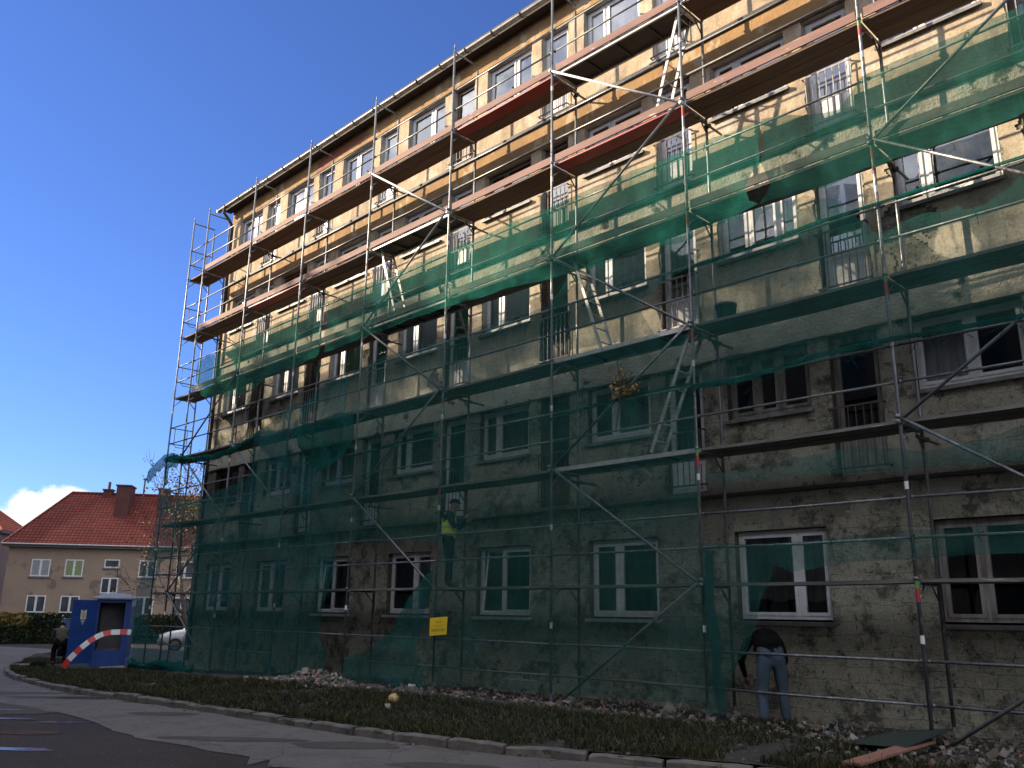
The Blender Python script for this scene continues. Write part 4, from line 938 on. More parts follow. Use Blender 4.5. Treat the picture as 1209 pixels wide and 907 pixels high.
# ------------------------------------------------------------------ portable toilet
tx,ty=-18.5,-.10; tz=zv(tx,ty)-.02
TB=mat('blue_plastic',(.008,.05,.24),(.006,.035,.18),3,.45); TG=mat('grey_plastic_liner',(.10,.10,.105),(.07,.07,.075),3,.6); TR_=mat('translucent_grey_roof',(.21,.23,.275),(.17,.19,.23),3,.5)
ang=math.radians(-62)   # front faces the camera
t=empty('portable_toilet',(tx,ty,tz),'blue portable toilet cabin with grey roof standing with its door open','portable toilet',None,math.radians(62))
w=.50;d=.50;H=2.02
mb=MB(); mb.box((-w,-d,0),(w,d,.13)); mb.box((-w-.02,-d+.1,0),(-w+.1,d-.1,.10)) ; obj('base',mb,TB,t,local=True)
mb=MB()
for x0,x1 in ((-w,-w+.03),(w-.03,w)):
    mb.box((x0,-d,.13),(x1,d,H))
    for k in range(5): yy=-d+.12+k*.22; mb.box((x0-.012 if x0<0 else x1,yy,.3),(x0 if x0<0 else x1+.012,yy+.10,H-.2))
mb.box((-w+.03,d-.03,.13),(w-.03,d,H)); mb.box((-w+.03,-d,H-.10),(w-.03,-d+.04,H)); mb.box((w-.17,-d,.13),(w-.03,-d+.05,H-.10)); mb.box((-w+.03,-d,.13),(-w+.09,-d+.05,H-.10)); mb.box((-w+.09,-d+.005,.13),(w-.17,-d+.045,.50))
obj('cabin',mb,TB,t,local=True)
mb=MB(); mb.box((-w+.035,d-.06,.14),(w-.035,d-.035,H-.02)); mb.box((-w+.032,-d+.05,.14),(-w+.05,d-.06,H-.02)); mb.box((w-.05,-d+.05,.14),(w-.032,d-.06,H-.02)); mb.box((-w+.05,.15,.14),(w-.05,d-.06,.55)); obj('liner',mb,TG,t,local=True)
mb=MB(); pf=[(.62,2.02),(.63,2.06),(.56,2.10),(.40,2.17),(.2,2.21),(0,2.22)]
for (a0,z0),(a1,z1) in zip(pf,pf[1:]):
    q0=[(a0,a0,z0),(-a0,a0,z0),(-a0,-a0,z0),(a0,-a0,z0)]; q1=[(a1,a1,z1),(-a1,a1,z1),(-a1,-a1,z1),(a1,-a1,z1)]
    for k in range(4): mb.face([q0[k],q0[(k+1)%4],q1[(k+1)%4],q1[k]])
mb.face([(.62,.62,2.02),(-.62,.62,2.02),(-.62,-.62,2.02),(.62,-.62,2.02)]); obj('roof',mb,TR_,t,local=True)
mb=MB(); th=math.radians(212); ux,uy=math.cos(th),math.sin(th); hx,hy=-w+.03,-d-.02
mb.obox((hx+ux*.37,hy+uy*.37,1.06),V((ux,uy,0))*.37,V((-uy,ux,0))*.018,V((0,0,.93)))
for z in (.45,.9,1.75): mb.obox((hx+ux*.37,hy+uy*.37,z),V((ux,uy,0))*.30,V((-uy,ux,0))*.026,V((0,0,.10)))
dr=obj('door',mb,TB,t,local=True)
mb=MB(); cc=V((hx+ux*.40,hy+uy*.40,0)); nn=V((-uy,ux,0)); 
for sgn in (1,-1):
    b0=cc+nn*.028*sgn; e=V((ux,uy,0))
    mb.face([tuple(b0-e*.085+V((0,0,1.42))),tuple(b0+e*.085+V((0,0,1.42))),tuple(b0+e*.085+V((0,0,1.70))),tuple(b0+V((0,0,1.66))),tuple(b0-e*.085+V((0,0,1.70)))],0)
    mb.face([tuple(b0+nn*.002*sgn-e*.03+V((0,0,1.45))),tuple(b0+nn*.002*sgn+e*.03+V((0,0,1.45))),tuple(b0+nn*.002*sgn+e*.035+V((0,0,1.65))),tuple(b0+nn*.002*sgn-e*.035+V((0,0,1.65)))],1)
    mb.face([tuple(b0-e*.07+V((0,0,1.40))),tuple(b0+V((0,0,1.24))),tuple(b0+e*.07+V((0,0,1.40)))],2)
obj('sticker',mb,[flat('white_sticker',(.6,.58,.5)),flat('orange_sticker',(.55,.32,.10)),flat('grey_sticker',(.30,.32,.40))],dr,local=True,fix=False)
# red and white barrier tape sagging from the scaffold net to the ground
mb=MB(); P0=[V((-15.78,-2.36,.03)),V((-15.72,-2.28,.21)),V((-15.66,-2.14,.40)),V((-15.60,-2.0,.57)),V((-15.54,-1.82,.74)),V((-15.46,-1.60,.89)),V((-15.38,-1.36,.955)),V((-15.27,-1.05,.97)),V((-15.20,-.88,.96))]
P=lerp_poly(P0,.03); acc=0
for a,b in zip(P,P[1:]):
    i=int(acc/.21)%2; acc+=(b-a).length; tw=.4*math.sin(acc*1.3)
    up_=V((0,0,1)); dd=(b-a).normalized(); s=(up_-dd*up_.dot(dd)).normalized(); s=(s*math.cos(tw)+s.cross(dd)*math.sin(tw))*.075
    mb.face([a-s,b-s,b+s,a+s],i)
tag(obj('barrier_tape',mb,[mat('red_tape',(.52,.035,.02),(.42,.03,.02),3,.4),mat('white_tape',(.62,.62,.62),(.52,.52,.52),3,.4)],fix=False),'red and white striped barrier tape sagging in front of the blue toilet','barrier tape')
# black bag at the man's feet, plank litter
mb=MB(); z=zv(-19.2,-1.95); mb.lathe((-19.15,-1.95,z-.01),[(0,0),(.24,0),(.28,.08),(.24,.16),(.12,.19),(0,.2)],14); mb.v=[(v[0]+.03*noise.noise(V(v)*7),(v[1]+1.95)*.75-1.95,v[2]) for v in mb.v]; tag(obj('tool_bag',mb,M['black'],smooth=True),'low dark tool bag on the ground by the crouching man','bag')
for (x,y,a,lab) in ((-19.9,-2.2,.4,'pale wood offcut lying by the dark tool bag'),(-16.55,-.75,.9,'pale wood offcut lying right of the blue toilet')):
    mb=MB(); z=zv(x,y)+.05; mb.obox((x,y,z),V((math.cos(a),math.sin(a),.05))*.35,V((-math.sin(a),math.cos(a),0))*.05,V((0,0,.02))); tag(obj('wood_offcut',mb,flat('pale_wood',(.40,.38,.35))),lab,'wood offcut')

# ------------------------------------------------------------------ cars
def car(label,loc,rz,paint,seed=0):
    r=empty('parked_car',loc,label,'car','parked cars',rz)
    Wd=.86
    prof=[(-2.05,.32),(-2.10,.55),(-2.06,.82),(-1.95,.95),(-1.25,1.0),(-.1,1.02),(1.0,.98),(1.55,.90),(1.95,.78),(2.08,.58),(2.05,.30)]
    def section(pts,wf,mb,m=0):
        rings=[]
        for s,wd,dz in ((-1,1,0),(-.93,1,.0),(.93,1,0),(1,1,0)):
            pass
    mb=MB(); nx=len(prof)
    # lower body lofted across the width with rounded shoulders
    rows=[]
    for t,ins,drop in ((-1,.0,.10),(-.97,.0,.03),(-.88,.0,0.),(0,0,-.015),(.88,0,0),(.97,0,.03),(1,0,.10)):
        row=[]
        for (x,z) in prof:
            fx=x*(1-.03*abs(t)**6); row.append(len(mb.v)); mb.v.append((fx,t*Wd,z-drop*(1 if z>.5 else .0)))
        rows.append(row)
    for A,B in zip(rows,rows[1:]):
        for k in range(nx-1): mb.f.append((A[k],A[k+1],B[k+1],B[k])); mb.m.append(0)
        mb.f.append((A[-1],A[0],B[0],B[-1])); mb.m.append(0)
    mb.f.append(tuple(rows[0])); mb.m.append(0); mb.f.append(tuple(reversed(rows[-1]))); mb.m.append(0)
    obj('body',mb,paint,r,True,local=True)
    # cabin
    cb=[(-1.75,.98),(-1.35,1.40),(-.95,1.46),(-.1,1.47),(.25,1.42),(1.05,.97)]
    mb=MB(); rows=[]
    for t,f in ((-1,0.),(-.86,1.),(.86,1.),(1,0.)):
        row=[]
        for (x,z) in cb:
            zz=z if f else .97+(z-.97)*.0; y=t*Wd*.95 if not f else t*Wd*.86
            row.append(len(mb.v)); mb.v.append((x*(1 if f else 1.03),y,zz))
        rows.append(row)
    roof=[(-1.22,1.42),(-.9,1.475),(-.1,1.485),(.15,1.45)]
    mb=MB()
    for (x0,z0),(x1,z1) in zip(roof,roof[1:]): mb.face([(x0,-.62,z0),(x1,-.62,z1),(x1,.62,z1),(x0,.62,z0)])
    for sy in (-1,1):
        mb.tube([(.98,sy*.76,.98),(.15,sy*.63,1.45),(-.9,sy*.63,1.47),(-1.25,sy*.64,1.42),(-1.78,sy*.76,.98)],.035,6); mb.tube([(-.25,sy*.79,1.0),(-.32,sy*.63,1.46)],.035,6); mb.tube([(-1.05,sy*.79,1.0),(-1.02,sy*.63,1.46)],.035,6)
    mb.tube([(.15,-.62,1.45),(.15,.62,1.45)],.03,6); mb.tube([(-1.24,-.62,1.42),(-1.24,.62,1.42)],.03,6)
    obj('roof',mb,paint,r,True,local=True)
    gl=M['car_glass']; mb=MB(); mb.face([(1.0,-.74,.98),(1.0,.74,.98),(.17,.60,1.44),(.17,-.60,1.44)]); obj('windscreen',mb,gl,r,local=True)
    mb=MB(); mb.face([(-1.77,-.74,.99),(-1.77,.74,.99),(-1.26,.60,1.41),(-1.26,-.60,1.41)]); obj('rear_window',mb,gl,r,local=True)
    for sy in (-1,1):
        mb=MB(); mb.face([(.92,sy*.77,1.0),(.12,sy*.625,1.43),(-.9,sy*.625,1.45),(-1.22,sy*.63,1.40),(-1.7,sy*.77,1.0)]); obj('side_window',mb,gl,r,local=True)
        mb=MB(); mb.obox((1.9,sy*.62,.70),V((.12,0,-.04)),V((0,.17,0)),V((.03,0,.08))); obj('headlight',mb,M['lamp'],r,local=True)
        mb=MB(); mb.obox((-2.03,sy*.68,.78),V((.05,0,0)),V((0,.12,0)),V((0,0,.12))); obj('tail_light',mb,M['tail'],r,local=True)
        mb=MB(); mb.obox((.75,sy*.95,1.02),V((.07,0,0)),V((0,.09,0)),V((0,0,.06))); obj('mirror',mb,paint,r,local=True)
        for x in (-1.28,1.30):
            mb=MB(); 
            def ringd(rad,y0,y1,m,n=18):
                b=len(mb.v)
                for yy in (y0,y1): mb.v.extend([(x+rad*math.cos(2*PI*k/n),yy,.31+rad*math.sin(2*PI*k/n)) for k in range(n)])
                for k in range(n): mb.f.append((b+k,b+(k+1)%n,b+n+(k+1)%n,b+n+k)); mb.m.append(m)
                mb.f.append(tuple(b+k for k in range(n))); mb.m.append(m); mb.f.append(tuple(b+n+k for k in range(n))); mb.m.append(m)
            ringd(.31,sy*.70,sy*.885,0); wh=obj('wheel',mb,M['tyre'],r,local=True)
            mb=MB(); ringd(.19,sy*.80,sy*.895,0); 
            obj('rim',mb,M['rim'],wh,local=True)
    mb=MB(); mb.box((2.05,-.26,.42),(2.10,.26,.53)); obj('number_plate',mb,M['white_paint'],r,local=True)
    return r
M['car_glass']=mat('car_glass',(.02,.025,.03),(.03,.035,.04),2,.08,spec=.9); M['lamp']=mat('car_lamp',(.55,.56,.58),(.4,.4,.42),4,.15); M['tail']=mat('tail_lamp',(.30,.01,.01),(.2,.01,.01),4,.2); M['tyre']=flat('tyre_rubber',(.018,.018,.018),.85); M['rim']=mat('wheel_rim',(.16,.16,.165),(.10,.10,.105),4,.4,metal=.6)
car('dark blue car parked behind the crouching man, half hidden by the blue toilet',(-27.7,2.2,zr(-27.7)),math.radians(-14),mat('dark_blue_paint',(.022,.028,.045),(.018,.022,.035),2,.25))
car('silver car parked beyond the left end of the scaffold',(-30.8,9.0,zr(-30.8)),math.radians(245),mat('silver_paint',(.55,.56,.58),(.50,.51,.53),2,.3,metal=.35))

# ------------------------------------------------------------------ background houses, hedge, trees

T_=V((.573,.819,0)); N_=V((.819,-.573,0)); HA=V((-66.97,9.52,0))
def hp(u,d,z): return HA+T_*u-N_*d+V((0,0,z))      # u along the front, d into the house
M['hwall']=mat('beige_house_render',(.29,.215,.16),(.245,.18,.135),.6,.9,.2,10,world=True,spots=((.16,.125,.095),.9,.60)); M['hroof']=tile_mat('red_roof_tiles',(.20,.052,.040),(.150,.040,.033),T_); M['hroof2']=tile_mat('orange_roof_tiles',(.40,.11,.05),(.32,.085,.045),T_)
M['chim']=mat('dark_red_chimney_brick',(.10,.032,.026),(.07,.024,.021),2,.9,world=True); M['eave']=flat('grey_eaves_box',(.12,.115,.115)); M['hglass']=mat('house_window_glass',(.035,.04,.045),(.08,.085,.09),.8,.1,world=True,spec=.8); M['hgreen']=flat('green_blind',(.20,.26,.11)); M['hgrey']=flat('grey_blind',(.26,.27,.27))
def house(label,U0,U1,D,ztop,zr_,hipl,wins,chims,rm,wm,base=-1.2,hipr=None):
    r=empty('house',hp((U0+U1)/2,D/2,base),label,'house','red roofed houses')
    mb=MB(); q=[hp(U0,0,base),hp(U1,0,base),hp(U1,D,base),hp(U0,D,base)]; q2=[p+V((0,0,ztop-base)) for p in q]
    for k in range(4): mb.face([q[k],q[(k+1)%4],q2[(k+1)%4],q2[k]])
    mb.face(q2); obj('wall',mb,wm,r)
    e=.45; mb=MB(); ze=ztop+.02
    E=[hp(U0-e,-e,ze),hp(U1+e,-e,ze),hp(U1+e,D+e,ze),hp(U0-e,D+e,ze)]; R=[hp(U0+hipl,D/2,zr_),hp(U1-(hipl if hipr is None else hipr),D/2,zr_)]
    for f in ((E[0],E[1],R[1],R[0]),(E[1],E[2],R[1]),(E[2],E[3],R[0],R[1]),(E[3],E[0],R[0])): mb.face(f)
    ro=obj('roof',mb,rm,r)
    mb=MB(); mb.tube([E[0]+V((0,0,-.02)),R[0]+V((0,0,.03)),R[1]+V((0,0,.03)),E[1]],.11,6); obj('ridge_tiles',mb,rm,ro)
    mb=MB(); c=[hp(U0-e+.02,-e+.02,ze-.24),hp(U1+e-.02,-e+.02,ze-.24),hp(U1+e-.02,D+e-.02,ze-.24),hp(U0-e+.02,D+e-.02,ze-.24)]; c2=[p+V((0,0,.22)) for p in c]
    for k in range(4): mb.face([c[k],c[(k+1)%4],c2[(k+1)%4],c2[k]])
    mb.face(c); obj('eaves',mb,M['eave'],r)
    mb=MB(); mb.tube([hp(U0-e,-e-.07,ze-.03),hp(U1+e,-e-.07,ze-.03)],.07,6); obj('gutter',mb,M['zinc'],r)
    for (u0,u1,z0,z1,pm) in wins:
        mb=MB(); 
        def hb(a,b,d0,d1,za,zb,m=0): 
            c=hp((a+b)/2,(d0+d1)/2,(za+zb)/2); mb.obox(c,T_*((b-a)/2),N_*((d1-d0)/2),V((0,0,(zb-za)/2)),m)
        t=.09; d0,d1=-.03,.06
        hb(u0,u0+t,d0,d1,z0,z1); hb(u1-t,u1,d0,d1,z0,z1); hb(u0+t,u1-t,d0,d1,z1-t,z1); hb(u0+t,u1-t,d0,d1,z0,z0+t); 
        if u1-u0>1 and z1-z0>.9: hb((u0+u1)/2-.08,(u0+u1)/2+.08,d0,d1,z0+t,z1-t)
        w=obj('window',mb,M['pvc'],r)
        mb=MB(); mb.face([hp(u0+t,-.012,z0+t),hp(u1-t,-.012,z0+t),hp(u1-t,-.012,z1-t),hp(u0+t,-.012,z1-t)]); obj('pane',mb,M[pm],w)
        mb=MB(); hb(u0-.12,u1+.12,-.12,.0,z0-.10,z0-.01); obj('sill',mb,M['sill'],w)
    for (u0,u1,d0,d1,z0,z1,m_,pot) in chims:
        mb=MB(); mb.obox(hp((u0+u1)/2,(d0+d1)/2,(z0+z1)/2),T_*((u1-u0)/2),N_*((d1-d0)/2),V((0,0,(z1-z0)/2))); mb.obox(hp((u0+u1)/2,(d0+d1)/2,z1+.04),T_*((u1-u0)/2+.08),N_*((d1-d0)/2+.08),V((0,0,.06)))
        if pot: mb.tube([hp((u0+u1)/2,(d0+d1)/2,z1+.1),hp((u0+u1)/2,(d0+d1)/2,z1+pot)],.12,8)
        obj('chimney',mb,M[m_],ro)
    return r
def wn(a,b,pm='hglass'): return (a[0],b[0],b[1],a[1],pm)
house('beige two storey house with a long red tiled hip roof and white windows',0.25,21.0,9.6,6.42,11.15,2.6,
  [(2.05,3.45,3.95,5.28,'hgrey'),(4.54,5.9,3.98,5.3,'hgreen'),(7.45,8.6,4.72,5.38,'hglass'),(10.08,11.4,4.02,5.36,'hglass'),(12.95,14.3,4.02,5.36,'hglass'),(2.08,3.48,1.2,2.5,'hglass'),(4.55,5.95,1.2,2.5,'hglass'),(7.38,8.66,2.72,3.94,'hglass'),(10.09,11.5,1.1,2.52,'hglass'),(12.99,14.3,1.1,2.52,'hglass'),(16.2,17.6,4.0,5.36,'hglass'),(16.2,17.6,1.1,2.52,'hglass')],
  [(7.0,8.1,2.4,4.1,8.3,11.6,'chim',0),(5.4,6.1,4.5,5.2,10.6,11.45,'chim',.75),(10.2,11.0,3.2,4.3,9.0,11.5,'chim',0),(8.6,8.72,4.6,4.72,11,12.5,'eave',0)],M['hroof'],M['hwall'])
HA=V((-84.5,4.0,0))
house('pale house with an orange tiled roof at the far left edge behind the beige house',-10,9.7,9,8.3,11.6,3.5,[(7.6,9.0,4.6,6.6,'hglass'),(3,4.6,4.6,6.6,'hglass'),(7.6,9.0,1.0,3.0,'hglass')],[(6.3,7.2,4.2,4.9,9.0,12.0,'chim',0)],M['hroof2'],mat('dull_pink_render',(.22,.15,.12),(.18,.125,.10),.8,.9))
HA=V((-66.97,9.52,0))
# hedge in front of the house
M['hedge1']=mat('hedge_leaves_dark',(.022,.034,.014),(.014,.022,.010),2,.7,world=True,spec=.25); M['hedge2']=mat('hedge_leaves',(.045,.052,.018),(.03,.038,.014),2,.7,world=True,spec=.25); M['hedge3']=mat('turning_hedge_leaves',(.22,.15,.03),(.14,.10,.025),2,.7,world=True)
def leafy(mb,c,s,rnd,m,n=1,up=.0):
    for _ in range(n):
        u=V((rnd.gauss(0,1),rnd.gauss(0,1),rnd.gauss(0,1))).normalized()*s; w=u.orthogonal().normalized()*s*.6; c=V(c)
        mb.face([c-u,c+w,c+u,c-w],m)
def hedge(label,a,b,wd,h,n,turn=None,seed=1):
    rnd=random.Random(seed); a=V(a);b=V(b); d=(b-a); ln=d.length; d.normalize(); nn=V((-d.y,d.x,0)); mb=MB(); z0=zr(a.x)
    for i in range(n):
        t=rnd.random()*ln; k=rnd.random(); hh=h*(1+.05*noise.noise(V((t*.4,seed,0)))+.04*noise.noise(V((t*1.7,seed,3))))
        if k<.55: z=rnd.random()*hh; o_=-wd/2+rnd.gauss(0,.09)
        elif k<.85: z=hh+rnd.gauss(0,.05); o_=rnd.uniform(-wd/2,wd/2)
        else: z=rnd.random()*hh; o_=rnd.uniform(-wd/2,wd/2)
        m_=0 if rnd.random()<.55 else 1
        if turn and turn[0]<t<turn[1] and z>hh-.35-.3*rnd.random(): m_=2
        leafy(mb,a+d*t+nn*o_+V((0,0,z0+z)),rnd.uniform(.06,.13),rnd,m_)
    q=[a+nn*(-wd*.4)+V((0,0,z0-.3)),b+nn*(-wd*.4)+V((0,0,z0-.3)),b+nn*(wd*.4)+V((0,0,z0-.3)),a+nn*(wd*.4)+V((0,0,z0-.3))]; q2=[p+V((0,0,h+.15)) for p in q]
    r=empty('hedge',tuple((a+b)/2+V((0,0,z0))),label,'hedge')
    obj('foliage',mb,[M['hedge1'],M['hedge2'],M['hedge3']],r,fix=False)
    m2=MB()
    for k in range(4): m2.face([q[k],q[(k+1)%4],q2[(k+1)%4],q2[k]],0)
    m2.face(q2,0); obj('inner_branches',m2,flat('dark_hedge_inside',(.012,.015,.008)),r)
hedge('long clipped dark hedge before the beige house with a yellowing patch by the dark car',(-49.5,-6,0),(-44,19,0),1.3,1.63,24000,(9.2,12.2))
# autumn tree behind the left end of the scaffold
def tree(label,base,H,seed,nleaf,spread=1.,leafm='leaf_y',low=.35,lsize=.06,dense=None):
    rnd=random.Random(seed); r=empty('tree',base,label,'tree'); tips=[]; mb=MB()
    def grow(p,d,l,rad,lev):
        n=4; pts=[V(p)]; rad=max(rad,.011); rs=[rad]
        for k in range(n):
            d=(d+V((rnd.gauss(0,.12),rnd.gauss(0,.12),rnd.gauss(.03,.08)))).normalized(); pts.append(pts[-1]+d*l/n); rs.append(rad*(1-.5*(k+1)/n))
        mb.tube(pts,rs,6 if lev<2 else 4)
        if lev>=2: tips.extend(pts[1:])
        if lev>=4: return
        nb=[5,4,4,3][lev]
        for k in range(nb):
            i=rnd.randint(2,n) if lev else rnd.randint(1,n); a=rnd.uniform(0,6.28); o_=d.orthogonal().normalized(); o_.rotate(Matrix.Rotation(a,3,d)) if False else None
            o_=Matrix.Rotation(a,3,d)@o_; nd=(d*rnd.uniform(.5,1.1)+o_*rnd.uniform(.5,1.0)*spread+V((0,0,.15))).normalized()
            grow(pts[i],nd,l*rnd.uniform(.55,.8),rs[i]*.62,lev+1)
        grow(pts[-1],d,l*.7,rs[-1]*.85,lev+1)
    grow(base,V((0,0,1)),H*.33,H*.014,0)
    obj('trunk',mb,M['bark'],r,True)
    mb=MB()
    for i in range(nleaf):
        p=rnd.choice(tips); 
        if dense and rnd.random()<dense[1]:
            p=min((rnd.choice(tips) for _ in range(14)),key=lambda q:(q-V(dense[0])).length)
        leafy(mb,p+V((rnd.gauss(0,.16),rnd.gauss(0,.16),rnd.gauss(0,.16))),lsize*rnd.uniform(.7,1.3),rnd,rnd.choice([0,0,1]))
    obj('crown',mb,[M[leafm],M['hedge3']],r,fix=False)
tree('slender autumn tree with bare twigs and sparse yellow leaves left of the scaffold',(-25.2,5.75,zr(-25.2)),10.4,5,1900,1.05,dense=((-26.6,4.3,5.2),.55))
# blocks across the road, behind the viewer: they shade the street and show in the window glass
def block(label,x0,x1,y0,y1,h,nf,nw):
    r=empty('opposite_block',((x0+x1)/2,(y0+y1)/2,0),label,'apartment block'); mb=MB(); mb.box((x0,y0,-1),(x1,y1,h)); obj('wall',mb,M['hwall'],r)
    mb=MB(); mb.box((x0-.3,y0-.3,h+.003),(x1+.3,y1+.3,h+.30)); obj('roof',mb,M['roof'],r)
    for f in range(nf):
        for k in range(nw):
            x=x0+(x1-x0)*(k+.5)/nw; z=1.4+f*h/nf; mb=MB(); mb.box((x-.8,y1+.002,z),(x+.8,y1+.03,z+1.35)); obj('window',mb,M['hglass'],r)
block('tall plain apartment block across the road whose shadow covers the street',-112,-29.6,-34,-19.5,24.3,8,10)
block('slightly lower wing adjoining the tall block across the road',-29.4,-19,-34,-19.7,23.6,8,2)
block('lower plain apartment block across the road to the right of the tall one',-18,30,-36,-20.5,15.5,5,9)

# autumn trees along the tall block: their thinning tops soften the edge of its shadow on the facade
def roof_tree(label,x,y,h,seed):
    r=empty('tree',(x,y,0),label,'tree','trees across the road'); rnd=random.Random(seed)
    mb=MB(); mb.tube([(x,y,0),(x,y,h*.5),(x+.3,y,h*.95)],[.35,.22,.03],8)
    for k in range(14):
        z=h*(.45+.5*k/14); a=rnd.uniform(0,6.28); l=1.8*(1-.5*k/14); mb.tube([(x,y,z),(x+l*math.cos(a),y+l*math.sin(a),z+l*.9)],[.07,.02],5)
    obj('trunk',mb,M['bark'],r)
    mb=MB()
    for i in range(2600):
        f=rnd.random()**1.35; z=h*.55+f*h*.5; w=3.6*(1-.45*f); a=rnd.uniform(0,6.28); q=w*math.sqrt(rnd.random()); leafy(mb,(x+q*math.cos(a),y+q*math.sin(a)*.8,z),rnd.uniform(.12,.24),rnd,rnd.choice([0,0,1]))
    obj('crown',mb,[M['hedge2'],M['hedge3']],r,fix=False)
for i,(x,lab) in enumerate(zip((-54,-48.5,-43.5,-38.5,-33.5,-28.0,-23),('farthest of the tall autumn trees before the high block','second farthest tall autumn tree before the high block','third farthest tall autumn tree before the high block','middle one of the tall autumn trees before the high block','third nearest tall autumn tree before the high block','tall autumn tree at the joint of the two high blocks','nearest of the tall autumn trees before the high blocks'))):
    roof_tree(lab,x,-15.2,21.6+.7*math.sin(i*2.1)-(1.0 if i>4 else 0),40+i)

# ------------------------------------------------------------------ light, sky, camera
SUN_EL,SUN_AZ=24.2,60.0      # azimuth: degrees from -Y towards -X
el,az=math.radians(SUN_EL),math.radians(SUN_AZ)
sd=V((-math.sin(az)*math.cos(el),-math.cos(az)*math.cos(el),math.sin(el)))
sl=bpy.data.lights.new('sun','SUN'); sl.energy=4.8; sl.angle=math.radians(.53); sl.color=(1,.815,.60)
so=bpy.data.objects.new('sun',sl); C.objects.link(so); so.rotation_euler=sd.to_track_quat('Z','Y').to_euler(); so.location=(-40,-40,40)
W=bpy.data.worlds.new('World'); S.world=W; W.use_nodes=True; nt=W.node_tree
for n in list(nt.nodes): nt.nodes.remove(n)
out=N(nt,'ShaderNodeOutputWorld'); bg=N(nt,'ShaderNodeBackground'); bg.inputs[1].default_value=.05; L(nt,bg.outputs[0],out.inputs[0])
sky=N(nt,'ShaderNodeTexSky'); sky.sky_type='NISHITA'; sky.sun_disc=False; sky.sun_elevation=el; sky.sun_rotation=math.atan2(sd.x,sd.y); sky.air_density=1.0; sky.dust_density=0.0; sky.ozone_density=6.0
# a bank of fair-weather cloud low over the houses
tc=N(nt,'ShaderNodeTexCoord'); g=tc.outputs['Generated']
sp=N(nt,'ShaderNodeSeparateXYZ'); L(nt,g,sp.inputs[0])
def MT(op,a,b=None,c=None):
    m=N(nt,'ShaderNodeMath',operation=op)
    for i,v in enumerate((a,b,c)):
        if v is None: continue
        if isinstance(v,(int,float)): m.inputs[i].default_value=v
        else: L(nt,v,m.inputs[i])
    return m.outputs[0]
nxv=MT('MULTIPLY',sp.outputs[0],-1.0); azn=MT('MULTIPLY',MT('ARCTAN2',nxv,sp.outputs[1]),180/PI); eln=MT('MULTIPLY',MT('ARCSINE',sp.outputs[2]),180/PI)
# bank outline in degrees: highest near azimuth 73, ending near 70.8
top=MT('SUBTRACT',7.0,MT('MULTIPLY',MT('POWER',MT('ABSOLUTE',MT('SUBTRACT',azn,72.8)),2.0),.22))
top=MT('MAXIMUM',top,MT('SUBTRACT',5.6,MT('MULTIPLY',MT('ABSOLUTE',MT('SUBTRACT',azn,80.0)),.12)))
cn=N(nt,'ShaderNodeTexNoise'); cn.inputs['Scale'].default_value=26; cn.inputs['Detail'].default_value=8; cn.inputs['Roughness'].default_value=.55; L(nt,g,cn.inputs['Vector'])
edge=MT('ADD',MT('SUBTRACT',top,eln),MT('MULTIPLY',MT('SUBTRACT',cn.outputs['Fac'],.5),4.2))
mask=ramp(nt,MT('MULTIPLY',MT('ADD',edge,1.0),.5),[(.38,0.),(.62,1.)]).outputs[0]
right=ramp(nt,MT('MULTIPLY',MT('SUBTRACT',azn,MT('ADD',70.2,MT('MULTIPLY',MT('SUBTRACT',cn.outputs['Fac'],.5),1.6))),1.0),[(0.,0.),(.9,1.)]).outputs[0]
mask=MT('MULTIPLY',mask,right)
cb=N(nt,'ShaderNodeTexNoise'); cb.inputs['Scale'].default_value=40; cb.inputs['Detail'].default_value=6; L(nt,g,cb.inputs['Vector'])
ccol=ramp(nt,cb.outputs['Fac'],[(.35,(7.0,7.4,8.0)),(.6,(9.,9.,9.))]).outputs[0]
skyc=mixc(nt,1.0,sky.outputs[0],(.90,.95,1.32),'MULTIPLY')
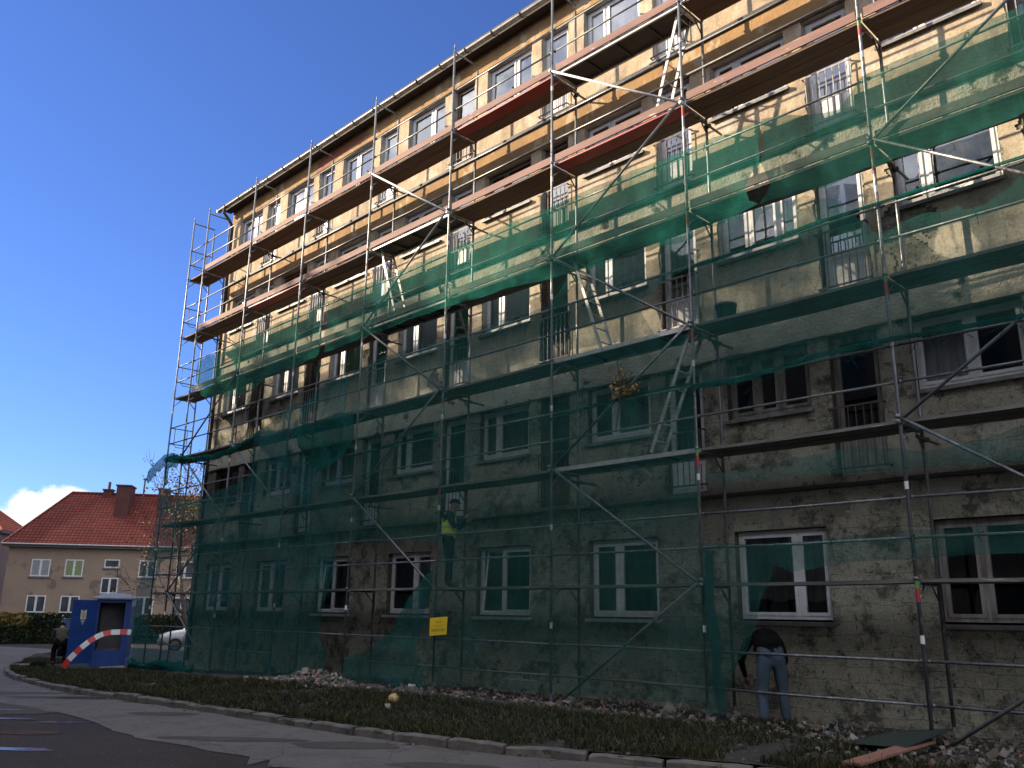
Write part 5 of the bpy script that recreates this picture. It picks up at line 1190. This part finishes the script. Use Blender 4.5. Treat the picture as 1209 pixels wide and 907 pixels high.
# bright cloud added to the unseen sky behind the viewer, lifting shaded areas
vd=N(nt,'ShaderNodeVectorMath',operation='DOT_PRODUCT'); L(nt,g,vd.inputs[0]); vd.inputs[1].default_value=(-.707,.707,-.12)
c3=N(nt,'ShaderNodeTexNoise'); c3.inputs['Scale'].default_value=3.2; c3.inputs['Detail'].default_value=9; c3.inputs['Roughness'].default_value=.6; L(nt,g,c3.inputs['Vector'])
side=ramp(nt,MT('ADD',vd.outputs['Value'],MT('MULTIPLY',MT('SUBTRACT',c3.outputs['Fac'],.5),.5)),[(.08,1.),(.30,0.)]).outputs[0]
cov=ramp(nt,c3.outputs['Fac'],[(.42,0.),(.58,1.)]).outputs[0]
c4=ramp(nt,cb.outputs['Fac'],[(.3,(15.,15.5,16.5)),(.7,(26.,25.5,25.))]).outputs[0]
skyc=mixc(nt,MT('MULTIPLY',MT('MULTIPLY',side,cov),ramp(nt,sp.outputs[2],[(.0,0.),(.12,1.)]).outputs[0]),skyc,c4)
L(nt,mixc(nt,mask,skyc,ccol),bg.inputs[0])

cam=bpy.data.cameras.new('camera'); co=bpy.data.objects.new('camera',cam); C.objects.link(co); S.camera=co
cam.sensor_width=36; cam.lens=1023.74/1209*36; cam.clip_start=.1; cam.clip_end=3000
yaw,pitch,roll=.7897,.2591,.0142
fw=V((-math.sin(yaw)*math.cos(pitch),math.cos(yaw)*math.cos(pitch),math.sin(pitch))); rt=V((math.cos(yaw),math.sin(yaw),0)); up=rt.cross(fw)
r2=rt*math.cos(roll)+up*math.sin(roll); u2=-rt*math.sin(roll)+up*math.cos(roll)
co.matrix_world=Matrix(((r2.x,u2.x,-fw.x,10.2933),(r2.y,u2.y,-fw.y,-11.215),(r2.z,u2.z,-fw.z,1.6048),(0,0,0,1)))
S.view_settings.view_transform='Standard'; S.view_settings.look='None'; S.view_settings.gamma=1; S.view_settings.exposure=1.5; S.view_settings.use_curve_mapping=False
S.render.engine='CYCLES'; S.cycles.max_bounces=7; S.cycles.transparent_max_bounces=24; S.cycles.diffuse_bounces=3; S.cycles.use_denoising=True; S.cycles.caustics_reflective=False; S.cycles.caustics_refractive=False; S.cycles.sample_clamp_indirect=4
